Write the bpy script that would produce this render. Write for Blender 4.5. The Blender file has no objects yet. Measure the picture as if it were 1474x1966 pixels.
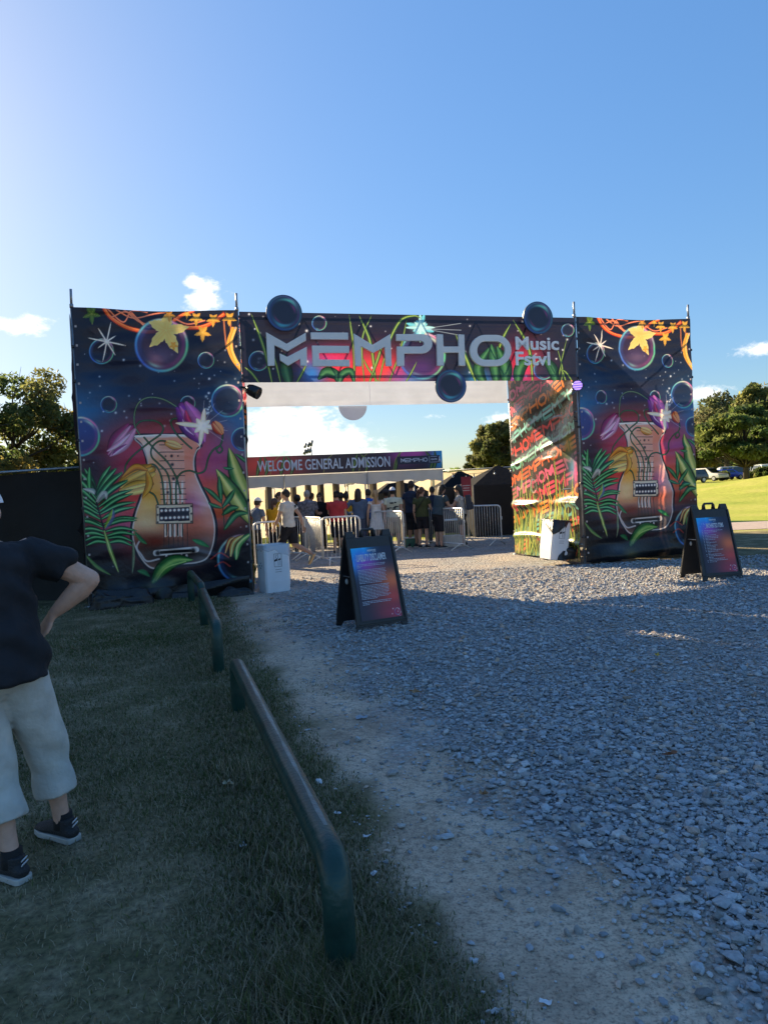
import bpy, bmesh, math, random
import numpy as np
from mathutils import Vector, Matrix, Euler
R = math.radians
random.seed(7)
SC = bpy.context.scene
COL = SC.collection

# ---------------------------------------------------------------- camera
PW, PH, PF = 1474.0, 1966.0, 1364.0          # photo size and focal length in its pixels
CAM_H, PITCH, ROLL = 1.6, R(-1.5), R(2.9)
FWD = np.array([0, math.cos(PITCH), math.sin(PITCH)])
_up0 = np.array([0, -math.sin(PITCH), math.cos(PITCH)])
_rt0 = np.array([1.0, 0, 0])
RT = _rt0*math.cos(ROLL) - _up0*math.sin(ROLL)
UP = _up0*math.cos(ROLL) + _rt0*math.sin(ROLL)
EYE = np.array([0, 0, CAM_H])
cd = bpy.data.cameras.new('camera')
cam = bpy.data.objects.new('camera', cd); COL.objects.link(cam)
cd.sensor_fit = 'HORIZONTAL'; cd.sensor_width = 36.0; cd.lens = PF/PW*36.0
cd.clip_start = 0.05; cd.clip_end = 5000
cam.matrix_world = Matrix(((RT[0], UP[0], -FWD[0], 0), (RT[1], UP[1], -FWD[1], 0),
                           (RT[2], UP[2], -FWD[2], CAM_H), (0, 0, 0, 1)))
SC.camera = cam

def ray(x, y): return FWD + RT*((x-PW/2)/PF) - UP*((y-PH/2)/PF)
def G(x, y, z=0.0):
    d = ray(x, y); return EYE + d*((z-CAM_H)/d[2])
def AT(x, y, Y):
    d = ray(x, y); return EYE + d*(Y/d[1])

# ---------------------------------------------------------------- world, sun, exposure
SUN_AZ = math.atan2(-0.71, 0.70)             # from +Y, to the left of the gate and behind it
SUN_EL = R(25)
w = bpy.data.worlds.new('World'); SC.world = w; w.use_nodes = True
nt = w.node_tree; nt.nodes.clear()
def N(nt, t, **k):
    n = nt.nodes.new(t)
    for a, b in k.items(): setattr(n, a, b)
    return n
def L(nt, a, b): nt.links.new(a, b)
sky = N(nt, 'ShaderNodeTexSky', sky_type='NISHITA')
sky.sun_disc = False; sky.sun_elevation = SUN_EL; sky.sun_rotation = SUN_AZ
SKY_POW, SKY_MUL, SKY_SAT = -.45, 1.0, 1.17
sky.air_density = 1.0; sky.dust_density = 0.6; sky.ozone_density = 3.0; sky.altitude = 50
bg = N(nt, 'ShaderNodeBackground'); bg.inputs['Strength'].default_value = 0.1
out = N(nt, 'ShaderNodeOutputWorld')
tc = N(nt, 'ShaderNodeTexCoord')
# small fair weather clouds: noise broken discs at fixed bearings in the sky
def cloud_mask(dirv, size, flat, amount):
    d = np.array(dirv)/np.linalg.norm(dirv)
    sub = N(nt, 'ShaderNodeVectorMath', operation='SUBTRACT'); L(nt, tc.outputs['Generated'], sub.inputs[0])
    sub.inputs[1].default_value = tuple(d)
    mul = N(nt, 'ShaderNodeVectorMath', operation='MULTIPLY'); L(nt, sub.outputs[0], mul.inputs[0])
    mul.inputs[1].default_value = (1/size, 1/size, flat/size)
    ln = N(nt, 'ShaderNodeVectorMath', operation='LENGTH'); L(nt, mul.outputs[0], ln.inputs[0])
    mr = N(nt, 'ShaderNodeMapRange', interpolation_type='SMOOTHSTEP')
    L(nt, ln.outputs['Value'], mr.inputs['Value'])
    mr.inputs['From Min'].default_value = 1.0; mr.inputs['From Max'].default_value = 0.0
    mr.inputs['To Min'].default_value = 0.0; mr.inputs['To Max'].default_value = amount
    return mr.outputs[0]
CL = [((392, 570), .050, 1.25, 1.0), ((372, 546), .026, 1.2, .9), ((45, 625), .070, 3.0, 1.0), ((1458, 668), .055, 3.4, .95), ((1350, 757), .05, 2.2, 1.0),
      ((560, 815), .14, 2.6, 1.15), ((620, 850), .14, 3.0, 1.15), ((510, 850), .12, 3.0, 1.1), ((690, 870), .10, 4, .9), ((960, 800), .04, 3.0, .9),
      ((840, 800), .06, 6.0, .6), ((1480, 800), .05, 4.0, .6)]
acc = None
for (p, s, f, a) in CL:
    m = cloud_mask(ray(*p), s, f, a)
    if acc is None: acc = m
    else:
        mx = N(nt, 'ShaderNodeMath', operation='MAXIMUM'); L(nt, acc, mx.inputs[0]); L(nt, m, mx.inputs[1]); acc = mx.outputs[0]
mp = N(nt, 'ShaderNodeMapping'); mp.inputs['Scale'].default_value = (1, 1, 1.9); L(nt, tc.outputs['Generated'], mp.inputs['Vector'])
nz = N(nt, 'ShaderNodeTexNoise'); nz.inputs['Scale'].default_value = 34; nz.inputs['Detail'].default_value = 10; nz.inputs['Roughness'].default_value = .66
L(nt, mp.outputs[0], nz.inputs['Vector'])
ad = N(nt, 'ShaderNodeMath', operation='MULTIPLY_ADD'); L(nt, acc, ad.inputs[0]); ad.inputs[1].default_value = .42; L(nt, nz.outputs['Fac'], ad.inputs[2])
cm = N(nt, 'ShaderNodeMapRange', interpolation_type='SMOOTHSTEP'); L(nt, ad.outputs[0], cm.inputs['Value'])
cm.inputs['From Min'].default_value = .64; cm.inputs['From Max'].default_value = .95
gate_m = N(nt, 'ShaderNodeMath', operation='MULTIPLY'); L(nt, cm.outputs[0], gate_m.inputs[0])
g2 = N(nt, 'ShaderNodeMapRange'); L(nt, acc, g2.inputs['Value']); g2.inputs['From Max'].default_value = .15; L(nt, g2.outputs[0], gate_m.inputs[1])
mix = N(nt, 'ShaderNodeMix', data_type='RGBA'); L(nt, gate_m.outputs[0], mix.inputs['Factor'])
# soften the glow round the sun: scale every direction by a power of its own luminance
bw = N(nt, 'ShaderNodeRGBToBW'); L(nt, sky.outputs[0], bw.inputs[0])
pw = N(nt, 'ShaderNodeMath', operation='POWER'); L(nt, bw.outputs[0], pw.inputs[0]); pw.inputs[1].default_value = SKY_POW
sc_ = N(nt, 'ShaderNodeMath', operation='MULTIPLY'); L(nt, pw.outputs[0], sc_.inputs[0]); sc_.inputs[1].default_value = SKY_MUL
hs = N(nt, 'ShaderNodeHueSaturation'); hs.inputs['Saturation'].default_value = SKY_SAT; L(nt, sky.outputs[0], hs.inputs['Color'])
vm = N(nt, 'ShaderNodeVectorMath', operation='MULTIPLY'); L(nt, hs.outputs[0], vm.inputs[0]); L(nt, sc_.outputs[0], vm.inputs[1])
L(nt, vm.outputs[0], mix.inputs[6])
CLOUD = mix.inputs[7]; CLOUD.default_value = (4.5, 4.45, 4.4, 1)
L(nt, mix.outputs[2], bg.inputs['Color']); L(nt, bg.outputs[0], out.inputs[0])

sd = bpy.data.lights.new('sun', 'SUN'); sd.energy = 5.0; sd.angle = R(0.6); sd.color = (1.0, .79, .50)
so = bpy.data.objects.new('sun', sd); COL.objects.link(so)
SUN = Vector((math.sin(SUN_AZ)*math.cos(SUN_EL), math.cos(SUN_AZ)*math.cos(SUN_EL), math.sin(SUN_EL)))
so.rotation_euler = SUN.to_track_quat('Z', 'Y').to_euler(); so.location = SUN*60
vs = SC.view_settings
SC.display_settings.display_device = 'sRGB'
vs.view_transform = 'Standard'; vs.look = 'None'; vs.exposure = 1.57; vs.gamma = 1; vs.use_curve_mapping = False
SC.cycles.max_bounces = 6; SC.cycles.diffuse_bounces = 3; SC.cycles.glossy_bounces = 3; SC.cycles.transparent_max_bounces = 12
SC.cycles.sample_clamp_indirect = 4
try: SC.cycles.use_denoising = True
except Exception: pass

# ---------------------------------------------------------------- helpers
def s2l(c):
    c = np.asarray(c, float)/255.0
    return np.where(c <= .04045, c/12.92, ((c+.055)/1.055)**2.4)
def lin(r, g, b): return tuple(float(v) for v in s2l((r, g, b)))

MATS = {}
def M(name, rgb=None, rough=.6, var=.18, scale=14.0, bump=0.0, bscale=None, metal=0.0, trans=0.0, attr=None, spec=.5, detail=5, coat=0.0, emit=None, estr=0.0, alpha=None, gain=1.0):
    """procedural principled material: base colour (or colour attribute) broken up by noise, noise bump, optional translucency"""
    if name in MATS: return MATS[name]
    m = bpy.data.materials.new(name); m.use_nodes = True; t = m.node_tree
    b = t.nodes['Principled BSDF']; o = t.nodes['Material Output']
    co = N(t, 'ShaderNodeTexCoord')
    nz = N(t, 'ShaderNodeTexNoise'); nz.inputs['Scale'].default_value = scale; nz.inputs['Detail'].default_value = detail
    L(t, co.outputs['Object'], nz.inputs['Vector'])
    mr = N(t, 'ShaderNodeMapRange'); L(t, nz.outputs['Fac'], mr.inputs['Value'])
    mr.inputs['From Min'].default_value = .25; mr.inputs['From Max'].default_value = .75
    mr.inputs['To Min'].default_value = (1-var)*gain; mr.inputs['To Max'].default_value = (1+var)*gain
    mu = N(t, 'ShaderNodeVectorMath', operation='MULTIPLY')
    if attr:
        a = N(t, 'ShaderNodeAttribute'); a.attribute_name = attr; L(t, a.outputs['Color'], mu.inputs[0])
    else: mu.inputs[0].default_value = rgb
    L(t, mr.outputs[0], mu.inputs[1]); L(t, mu.outputs[0], b.inputs['Base Color'])
    b.inputs['Roughness'].default_value = rough; b.inputs['Metallic'].default_value = metal
    b.inputs['Specular IOR Level'].default_value = spec; b.inputs['Coat Weight'].default_value = coat
    if bump:
        n2 = N(t, 'ShaderNodeTexNoise'); n2.inputs['Scale'].default_value = bscale or scale*4; n2.inputs['Detail'].default_value = 4
        L(t, co.outputs['Object'], n2.inputs['Vector'])
        bp = N(t, 'ShaderNodeBump'); bp.inputs['Strength'].default_value = bump; bp.inputs['Distance'].default_value = .02
        L(t, n2.outputs['Fac'], bp.inputs['Height']); L(t, bp.outputs[0], b.inputs['Normal'])
    if emit:
        b.inputs['Emission Color'].default_value = (*emit, 1); b.inputs['Emission Strength'].default_value = estr
    sh = b.outputs[0]
    if trans:
        tr = N(t, 'ShaderNodeBsdfTranslucent'); L(t, mu.outputs[0], tr.inputs['Color'])
        mx = N(t, 'ShaderNodeMixShader'); mx.inputs[0].default_value = trans
        L(t, sh, mx.inputs[1]); L(t, tr.outputs[0], mx.inputs[2]); sh = mx.outputs[0]
    if alpha is not None:
        tp = N(t, 'ShaderNodeBsdfTransparent'); mx = N(t, 'ShaderNodeMixShader'); mx.inputs[0].default_value = alpha
        L(t, tp.outputs[0], mx.inputs[1]); L(t, sh, mx.inputs[2]); sh = mx.outputs[0]
    L(t, sh, o.inputs['Surface'])
    MATS[name] = m; return m

def tag(o, label=None, cat=None, group=None, kind=None):
    if label: o['label'] = label
    if cat: o['category'] = cat
    if group: o['group'] = group
    if kind: o['kind'] = kind
    return o
def empty(name, loc=(0, 0, 0), rz=0.0, label=None, cat=None, group=None):
    o = bpy.data.objects.new(name, None); COL.objects.link(o)
    o.location = tuple(float(v) for v in loc); o.rotation_euler = (0, 0, rz); o.empty_display_size = .2
    return tag(o, label, cat, group)
def link(name, me, parent=None, mats=()):
    o = bpy.data.objects.new(name, me); COL.objects.link(o)
    for m in mats: me.materials.append(m)
    if parent: o.parent = parent
    return o
def copy_tree(o, parent=None):
    c = o.copy(); COL.objects.link(c)
    if parent: c.parent = parent
    for ch in [x for x in COL.objects if x.parent == o]: copy_tree(ch, c)
    return c

def np_mesh(name, V, F, colors=None, smooth=False, attr='Col'):
    """mesh from numpy arrays: F is (n,k) of one face size"""
    me = bpy.data.meshes.new(name)
    V = np.asarray(V, np.float32); F = np.asarray(F, np.int32)
    n, k = F.shape
    me.vertices.add(len(V)); me.vertices.foreach_set('co', V.ravel())
    me.loops.add(n*k); me.loops.foreach_set('vertex_index', F.ravel())
    me.polygons.add(n); me.polygons.foreach_set('loop_start', np.arange(0, n*k, k, dtype=np.int32))
    me.polygons.foreach_set('loop_total', np.full(n, k, np.int32))
    me.polygons.foreach_set('use_smooth', np.full(n, smooth, bool))
    me.update(calc_edges=True)
    if colors is not None: set_col(me, colors, attr)
    return me
def set_col(me, colors, attr='Col'):
    colors = np.asarray(colors, np.float32)
    if colors.shape[1] == 3: colors = np.hstack([colors, np.ones((len(colors), 1), np.float32)])
    a = me.color_attributes.new(attr, 'FLOAT_COLOR', 'POINT')
    a.data.foreach_set('color', colors.ravel())

def basis(t, ref=(0, 0, 1)):
    t = Vector(t).normalized(); r = Vector(ref)
    s = t.cross(r)
    if s.length < 1e-4: s = t.cross(Vector((0, 1, 0)))
    s.normalize(); return t, s, s.cross(t).normalized()

class MB:
    """collects shapes into one mesh"""
    def __init__(s): s.v = []; s.f = []; s.mi = []; s.cur = 0
    def add(s, vs, fs):
        b = len(s.v); s.v += [tuple(float(c) for c in q) for q in vs]
        for f in fs: s.f.append(tuple(b+i for i in f)); s.mi.append(s.cur)
        return s
    def box(s, c, d, rot=None, taper=1.0):
        x, y, z = d[0]/2, d[1]/2, d[2]/2; q = []
        for k, (a, b, e) in enumerate(((-1,-1,-1),(1,-1,-1),(1,1,-1),(-1,1,-1),(-1,-1,1),(1,-1,1),(1,1,1),(-1,1,1))):
            tf = taper if e > 0 else 1
            p = Vector((a*x*tf, b*y*tf, e*z))
            if rot is not None: p = rot @ p
            q.append(p+Vector(c))
        return s.add(q, [(0,3,2,1),(4,5,6,7),(0,1,5,4),(1,2,6,5),(2,3,7,6),(3,0,4,7)])
    def tube(s, pts, r, n=8, cap=True):
        pts = [Vector(p) for p in pts]; m = len(pts)
        rs = r if isinstance(r, (list, tuple)) else [r]*m
        q = []; f = []; ps = None
        for i, p in enumerate(pts):
            t = (pts[min(i+1, m-1)]-pts[max(i-1, 0)]).normalized()
            if ps is None: _, sd_, _ = basis(t)
            else:
                sd_ = ps - t*ps.dot(t)
                if sd_.length < 1e-5: _, sd_, _ = basis(t)
                sd_.normalize()
            ps = sd_; u = t.cross(sd_)
            for k in range(n):
                a = 2*math.pi*k/n; q.append(p+(sd_*math.cos(a)+u*math.sin(a))*rs[i])
        for i in range(m-1):
            for k in range(n): f.append((i*n+k, i*n+(k+1)%n, (i+1)*n+(k+1)%n, (i+1)*n+k))
        if cap: f.append(tuple(range(n))[::-1]); f.append(tuple((m-1)*n+k for k in range(n)))
        return s.add(q, f)
    def loft(s, secs, n=14, side=(1, 0, 0), dome=True):
        """closed limb: secs = [(centre, r_side, r_other)]; rings perpendicular to the path"""
        C = [Vector(a[0]) for a in secs]; m = len(C); rings = []
        S = Vector(side)
        def ring(c, t, a, b):
            sd_ = S - t*S.dot(t)
            if sd_.length < .05: sd_ = Vector((0, 1, 0)) - t*t.y
            sd_.normalize(); u = t.cross(sd_)
            return [c+sd_*a*math.cos(2*math.pi*k/n)+u*b*math.sin(2*math.pi*k/n) for k in range(n)]
        for i in range(m):
            t = (C[min(i+1, m-1)]-C[max(i-1, 0)]).normalized()
            if dome and i == 0:
                d = min(secs[0][1], secs[0][2])
                for e in (.9, .5): rings.append(ring(C[0]-t*d*e*.9, t, secs[0][1]*math.sqrt(1-e*e), secs[0][2]*math.sqrt(1-e*e)))
            rings.append(ring(C[i], t, secs[i][1], secs[i][2]))
            if dome and i == m-1:
                d = min(secs[-1][1], secs[-1][2])
                for e in (.5, .9): rings.append(ring(C[i]+t*d*e*.9, t, secs[-1][1]*math.sqrt(1-e*e), secs[-1][2]*math.sqrt(1-e*e)))
        q = [p for rg in rings for p in rg]; f = []
        for i in range(len(rings)-1):
            for k in range(n): f.append((i*n+k, i*n+(k+1)%n, (i+1)*n+(k+1)%n, (i+1)*n+k))
        f.append(tuple(range(n))[::-1]); f.append(tuple((len(rings)-1)*n+k for k in range(n)))
        return s.add(q, f)
    def ell(s, c, r, rot=None, n=14, m=9):
        q = []; f = []
        for i in range(m+1):
            th = math.pi*i/m
            for k in range(n):
                p = Vector((math.sin(th)*math.cos(2*math.pi*k/n)*r[0], math.sin(th)*math.sin(2*math.pi*k/n)*r[1], math.cos(th)*r[2]))
                if rot is not None: p = rot @ p
                q.append(p+Vector(c))
        for i in range(m):
            for k in range(n): f.append((i*n+k, (i+1)*n+k, (i+1)*n+(k+1)%n, i*n+(k+1)%n))
        return s.add(q, f)
    def prism(s, poly, fn, d0, d1):
        """polygon (u,v) list extruded; fn(u,v,d)->xyz"""
        n = len(poly)
        q = [fn(u, v, d0) for u, v in poly]+[fn(u, v, d1) for u, v in poly]
        f = [tuple(range(n)), tuple(range(2*n-1, n-1, -1))]
        f += [(i, i+n, (i+1)%n+n, (i+1)%n) for i in range(n)]
        return s.add(q, f)
    def mesh(s, name, smooth=False, fix=True):
        me = bpy.data.meshes.new(name); me.from_pydata(s.v, [], s.f)
        me.polygons.foreach_set('material_index', s.mi)
        if fix:
            bm = bmesh.new(); bm.from_mesh(me)
            bmesh.ops.recalc_face_normals(bm, faces=bm.faces[:]); bm.to_mesh(me); bm.free()
        if smooth: me.polygons.foreach_set('use_smooth', [True]*len(me.polygons))
        me.update(); return me
    def build(s, name, mats, parent=None, smooth=False, bevel=0.0, fix=True):
        me = s.mesh(name, smooth, fix)
        if not isinstance(mats, (list, tuple)): mats = [mats]
        o = link(name, me, parent, mats)
        if bevel:
            b = o.modifiers.new('bevel', 'BEVEL'); b.width = bevel; b.segments = 2; b.limit_method = 'ANGLE'
        return o
    def remesh(s, name, mats, voxel, parent=None, smooth_it=4, attr_fn=None, tri=False):
        """one continuous surface out of overlapping closed shapes"""
        me = s.mesh(name+'_raw'); tmp = bpy.data.objects.new('tmp_raw', me); COL.objects.link(tmp)
        r = tmp.modifiers.new('r', 'REMESH'); r.mode = 'VOXEL'; r.voxel_size = voxel; r.use_smooth_shade = True
        if smooth_it:
            sm = tmp.modifiers.new('s', 'SMOOTH'); sm.iterations = smooth_it; sm.factor = .5
        dg = bpy.context.evaluated_depsgraph_get(); dg.update()
        m2 = bpy.data.meshes.new_from_object(tmp.evaluated_get(dg)); m2.name = name
        bpy.data.objects.remove(tmp); bpy.data.meshes.remove(me)
        m2.materials.clear()
        m2.polygons.foreach_set('use_smooth', [True]*len(m2.polygons))
        m2.polygons.foreach_set('material_index', [0]*len(m2.polygons))
        return link(name, m2, parent, mats if isinstance(mats, (list, tuple)) else [mats])

def text_mesh(body, size=1.0, bold=0.0, xs=1.0, depth=0.0, align='LEFT', space=1.0):
    """built-in font turned into plain mesh data, lying in the XY plane"""
    c = bpy.data.curves.new('lettering', 'FONT'); c.body = body; c.size = size; c.offset = bold; c.extrude = depth
    c.align_x = align; c.space_character = space
    o = bpy.data.objects.new('tmp_text', c); COL.objects.link(o)
    dg = bpy.context.evaluated_depsgraph_get(); dg.update()
    me = bpy.data.meshes.new_from_object(o.evaluated_get(dg)); me.name = 'lettering'
    bpy.data.objects.remove(o); bpy.data.curves.remove(c)
    for v in me.vertices: v.co.x *= xs
    return me
def fit_text(body, width, height, fn, depth, mat, parent, name='lettering', bold=0.02, lift=0.0):
    """text stretched to width x height with its lower left at (0,0), mapped by fn(u,v,d)"""
    me = text_mesh(body, 1.0, bold, depth=.5)
    co = np.array([v.co[:] for v in me.vertices])
    mn, mx = co.min(0), co.max(0)
    for v in me.vertices:
        u = (v.co.x-mn[0])/(mx[0]-mn[0])*width; q = (v.co.y-mn[1])/(mx[1]-mn[1])*height
        v.co = fn(u, q, lift+(depth if v.co.z > 0 else 0))
    me.materials.clear()
    return link(name, me, parent, [mat])
def sstep(a, b, x):
    t = np.clip((x-a)/(b-a), 0, 1); return t*t*(3-2*t)
def vnoise(x, y, seed=0):
    """cheap smooth 2d noise from summed sines"""
    rs = np.random.RandomState(seed); s = 0
    for k in range(7):
        a = rs.uniform(0, 6.28); f = rs.uniform(.5, 2.2); s = s+np.sin((x*math.cos(a)+y*math.sin(a))*f+rs.uniform(0, 6.28))
    return s/7**.5

# ================================================================ GROUND
GB = np.array([(-2.75, 12.2), (-2.6, 11.6), (-1.45, 7.5), (-.86, 5.8), (-.42, 4.35), (-.15, 3.5), (-.03, 2.94), (.12, 2.57), (.28, 2.2), (.4, 1.5), (.5, 0)])[::-1]
VB = np.array([(-2.3, 13.2), (-2.0, 12.3), (-1.2, 8.9), (-.3, 6.4), (.1, 5.2), (.28, 4.3), (.46, 3.5), (.72, 3.0), (.98, 2.6), (1.18, 2.2), (1.3, 1.0), (1.3, 0)])[::-1]
def xg(y): return np.interp(y, GB[:, 1], GB[:, 0])
def xv(y): return np.interp(y, VB[:, 1], VB[:, 0])
def ground_z(x, y):
    x = np.asarray(x, float); y = np.asarray(y, float)
    z = 1.05*sstep(26, 95, y) + 1.75*np.exp(-(((x-34)/10.5)**2+((y-50)/9.5)**2))*sstep(12, 24, x)
    z = z + .018*vnoise(x*1.3, y*1.3, 3)*sstep(30, 12, y)
    return z
def gz(x, y): return float(ground_z(x, y))
def axis(lo, hi, step, far):
    a = list(np.arange(lo, hi+1e-6, step)); s = step; v = hi
    while v < far: s *= 1.25; v += s; a.append(v)
    s = step; v = lo
    while v > -far: s *= 1.25; v -= s; a.insert(0, v)
    return np.array(a)
gx = axis(-7, 10, .09, 1500); gy = axis(0, 26, .09, 1500)
GX, GY = np.meshgrid(gx, gy)
edge = .10*vnoise(GX*4, GY*4, 5)+.10*vnoise(GX*9, GY*9, 6)
wid = np.clip(GY*.03, .06, .5)
grass = 1-sstep(-1, 1, (GX-xg(GY)-edge)/wid/1.2)
gravel = sstep(-1, 1, (GX-xv(GY)-edge*1.6)/wid/2.2)
# behind the left tower the compound is gravel, left of it grass again
behind = sstep(12.2, 13.2, GY); gravel = gravel*(1-behind)+behind*sstep(-3.6, -2.8, GX); grass = grass*(1-behind)+behind*(1-sstep(-3.6, -2.8, GX))
# right of the gravel and beyond the back fence there is turf
right = sstep(-.5, .5, (GY-12.3-.25*vnoise(GX, GY, 8)-(GX-5.5)*-.06))*sstep(4.6, 5.4, GX)
back = sstep(-.6, .6, GY-24.2-.1*(GX-2)+.5*vnoise(GX, GY, 9))
lawn = np.maximum(right, back)
grass = np.maximum(grass*(1-lawn), 0); gravel = gravel*(1-lawn)
worn = right*(1-sstep(19.8, 21.2, GY+.1*(GX-7))); grass = np.maximum(grass, worn); lawn = lawn*(1-worn)     # darker front turf instead of lawn between gravel and cart path
zone = np.stack([grass, gravel, lawn, np.zeros_like(grass)+1], -1).reshape(-1, 4)
nx_, ny_ = len(gx), len(gy)
idx = np.arange(nx_*ny_).reshape(ny_, nx_)
F = np.stack([idx[:-1, :-1], idx[:-1, 1:], idx[1:, 1:], idx[1:, :-1]], -1).reshape(-1, 4)
GZ = ground_z(GX, GY)
me = np_mesh('ground', np.stack([GX, GY, GZ], -1).reshape(-1, 3), F, zone, True, 'Zone')
def ground_material():
    m = bpy.data.materials.new('ground'); m.use_nodes = True; t = m.node_tree; b = t.nodes['Principled BSDF']
    co = N(t, 'ShaderNodeTexCoord'); at = N(t, 'ShaderNodeAttribute'); at.attribute_name = 'Zone'
    sep = N(t, 'ShaderNodeSeparateColor'); L(t, at.outputs['Color'], sep.inputs[0])
    def noise(scale, detail=6, rough=.6):
        n = N(t, 'ShaderNodeTexNoise'); n.inputs['Scale'].default_value = scale; n.inputs['Detail'].default_value = detail; n.inputs['Roughness'].default_value = rough
        L(t, co.outputs['Object'], n.inputs['Vector']); return n.outputs['Fac']
    def ramp(fac, stops):
        r = N(t, 'ShaderNodeValToRGB'); L(t, fac, r.inputs[0]); el = r.color_ramp.elements
        while len(el) < len(stops): el.new(.5)
        for e, (p, c) in zip(el, stops): e.position = p; e.color = (*c, 1)
        return r.outputs[0]
    def mixc(f, a, c, blend='MIX'):
        x = N(t, 'ShaderNodeMix', data_type='RGBA', blend_type=blend)
        if isinstance(f, float): x.inputs['Factor'].default_value = f
        else: L(t, f, x.inputs['Factor'])
        L(t, a, x.inputs[6]); L(t, c, x.inputs[7]); return x.outputs[2]
    # turf in front: thin dark grass over brown thatch
    tuft = ramp(noise(2.2, 8, .65), [(.32, (.085, .085, .042)), (.5, (.17, .15, .085)), (.66, (.32, .265, .18))])
    thatch = ramp(noise(38, 5), [(.3, (.45, .45, .45)), (.7, (1.35, 1.3, 1.2))])
    tuft = mixc(1.0, tuft, thatch, 'MULTIPLY')
    # bare dirt
    dirt = ramp(noise(1.7, 9, .6), [(.3, (.34, .255, .185)), (.5, (.52, .40, .295)), (.70, (.64, .52, .40))])
    dirt = mixc(1.0, dirt, ramp(noise(26, 8, .75), [(.34, (.5, .5, .52)), (.5, (1, 1, 1)), (.7, (1.2, 1.2, 1.2))]), 'MULTIPLY')
    dirt = mixc(1.0, dirt, ramp(noise(90, 3), [(.36, (.6, .6, .62)), (.46, (1, 1, 1)), (.7, (1.12, 1.12, 1.1))]), 'MULTIPLY')
    # gravel bed: cells of grey stone
    vo = N(t, 'ShaderNodeTexVoronoi'); vo.inputs['Scale'].default_value = 26; L(t, co.outputs['Object'], vo.inputs['Vector'])
    vs_ = N(t, 'ShaderNodeSeparateColor'); L(t, vo.outputs['Color'], vs_.inputs[0])
    cell = ramp(vs_.outputs[0], [(0, (.25, .25, .255)), (.45, (.345, .35, .36)), (.8, (.43, .435, .44)), (1, (.54, .54, .53))])
    gap = ramp(vo.outputs['Distance'], [(0, (1, 1, 1)), (.45, (.92, .92, .92)), (.75, (.66, .63, .6))])
    grav = mixc(1.0, cell, gap, 'MULTIPLY')
    fines = ramp(noise(.9, 7), [(.42, (0, 0, 0)), (.62, (.75, .75, .75))]); fs = N(t, 'ShaderNodeSeparateColor'); L(t, fines, fs.inputs[0])
    grav = mixc(fs.outputs[0], grav, mixc(.5, dirt, grav))
    grav = mixc(1.0, grav, ramp(noise(.55, 5), [(.3, (.82, .83, .86)), (.7, (1.14, 1.12, 1.08))]), 'MULTIPLY')
    # far mown lawn
    lawn = ramp(noise(.22, 8, .6), [(.3, (.25, .31, .04)), (.55, (.36, .37, .065)), (.75, (.45, .40, .12))])
    lawn = mixc(1.0, lawn, ramp(noise(5, 8), [(.3, (.75, .75, .75)), (.7, (1.2, 1.2, 1.2))]), 'MULTIPLY')
    c = mixc(sep.outputs[0], dirt, tuft); c = mixc(sep.outputs[1], c, grav); c = mixc(sep.outputs[2], c, lawn)
    L(t, c, b.inputs['Base Color']); b.inputs['Roughness'].default_value = .95; b.inputs['Specular IOR Level'].default_value = .15
    hm = N(t, 'ShaderNodeMath', operation='MULTIPLY'); L(t, vo.outputs['Distance'], hm.inputs[0]); L(t, sep.outputs[1], hm.inputs[1])
    h2 = N(t, 'ShaderNodeMath', operation='MULTIPLY_ADD'); L(t, noise(40, 6), h2.inputs[0]); h2.inputs[1].default_value = .5
    h3 = N(t, 'ShaderNodeMath', operation='MULTIPLY'); L(t, hm.outputs[0], h3.inputs[0]); h3.inputs[1].default_value = -1.6; L(t, h3.outputs[0], h2.inputs[2])
    bp = N(t, 'ShaderNodeBump'); bp.inputs['Strength'].default_value = .8; bp.inputs['Distance'].default_value = .03
    L(t, h2.outputs[0], bp.inputs['Height']); L(t, bp.outputs[0], b.inputs['Normal'])
    return m
ground = link('ground', me, None, [ground_material()]); tag(ground, 'ground of thin turf, bare dirt and grey gravel', None, None, 'structure')

# asphalt cart path across the turf on the right
pv = []; npth = 60
for i in range(npth+1):
    x = 7+i*1.6
    for yy in (21.0-.02*(x-7), 24.6-.0*(x-7)):
        yy = yy-.10*(x-7)*(1 if x < 60 else 1)+.0
        pv.append((x, yy, gz(x, yy)+.012))
pf = [(2*i, 2*i+2, 2*i+3, 2*i+1) for i in range(npth)]
pm = bpy.data.meshes.new('path'); pm.from_pydata(pv, [], pf)
tag(link('path', pm, None, [M('asphalt', (.36, .29, .25), .9, .2, 9, .3, 60)]), 'worn asphalt cart path across the turf', None, None, 'structure')

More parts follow.
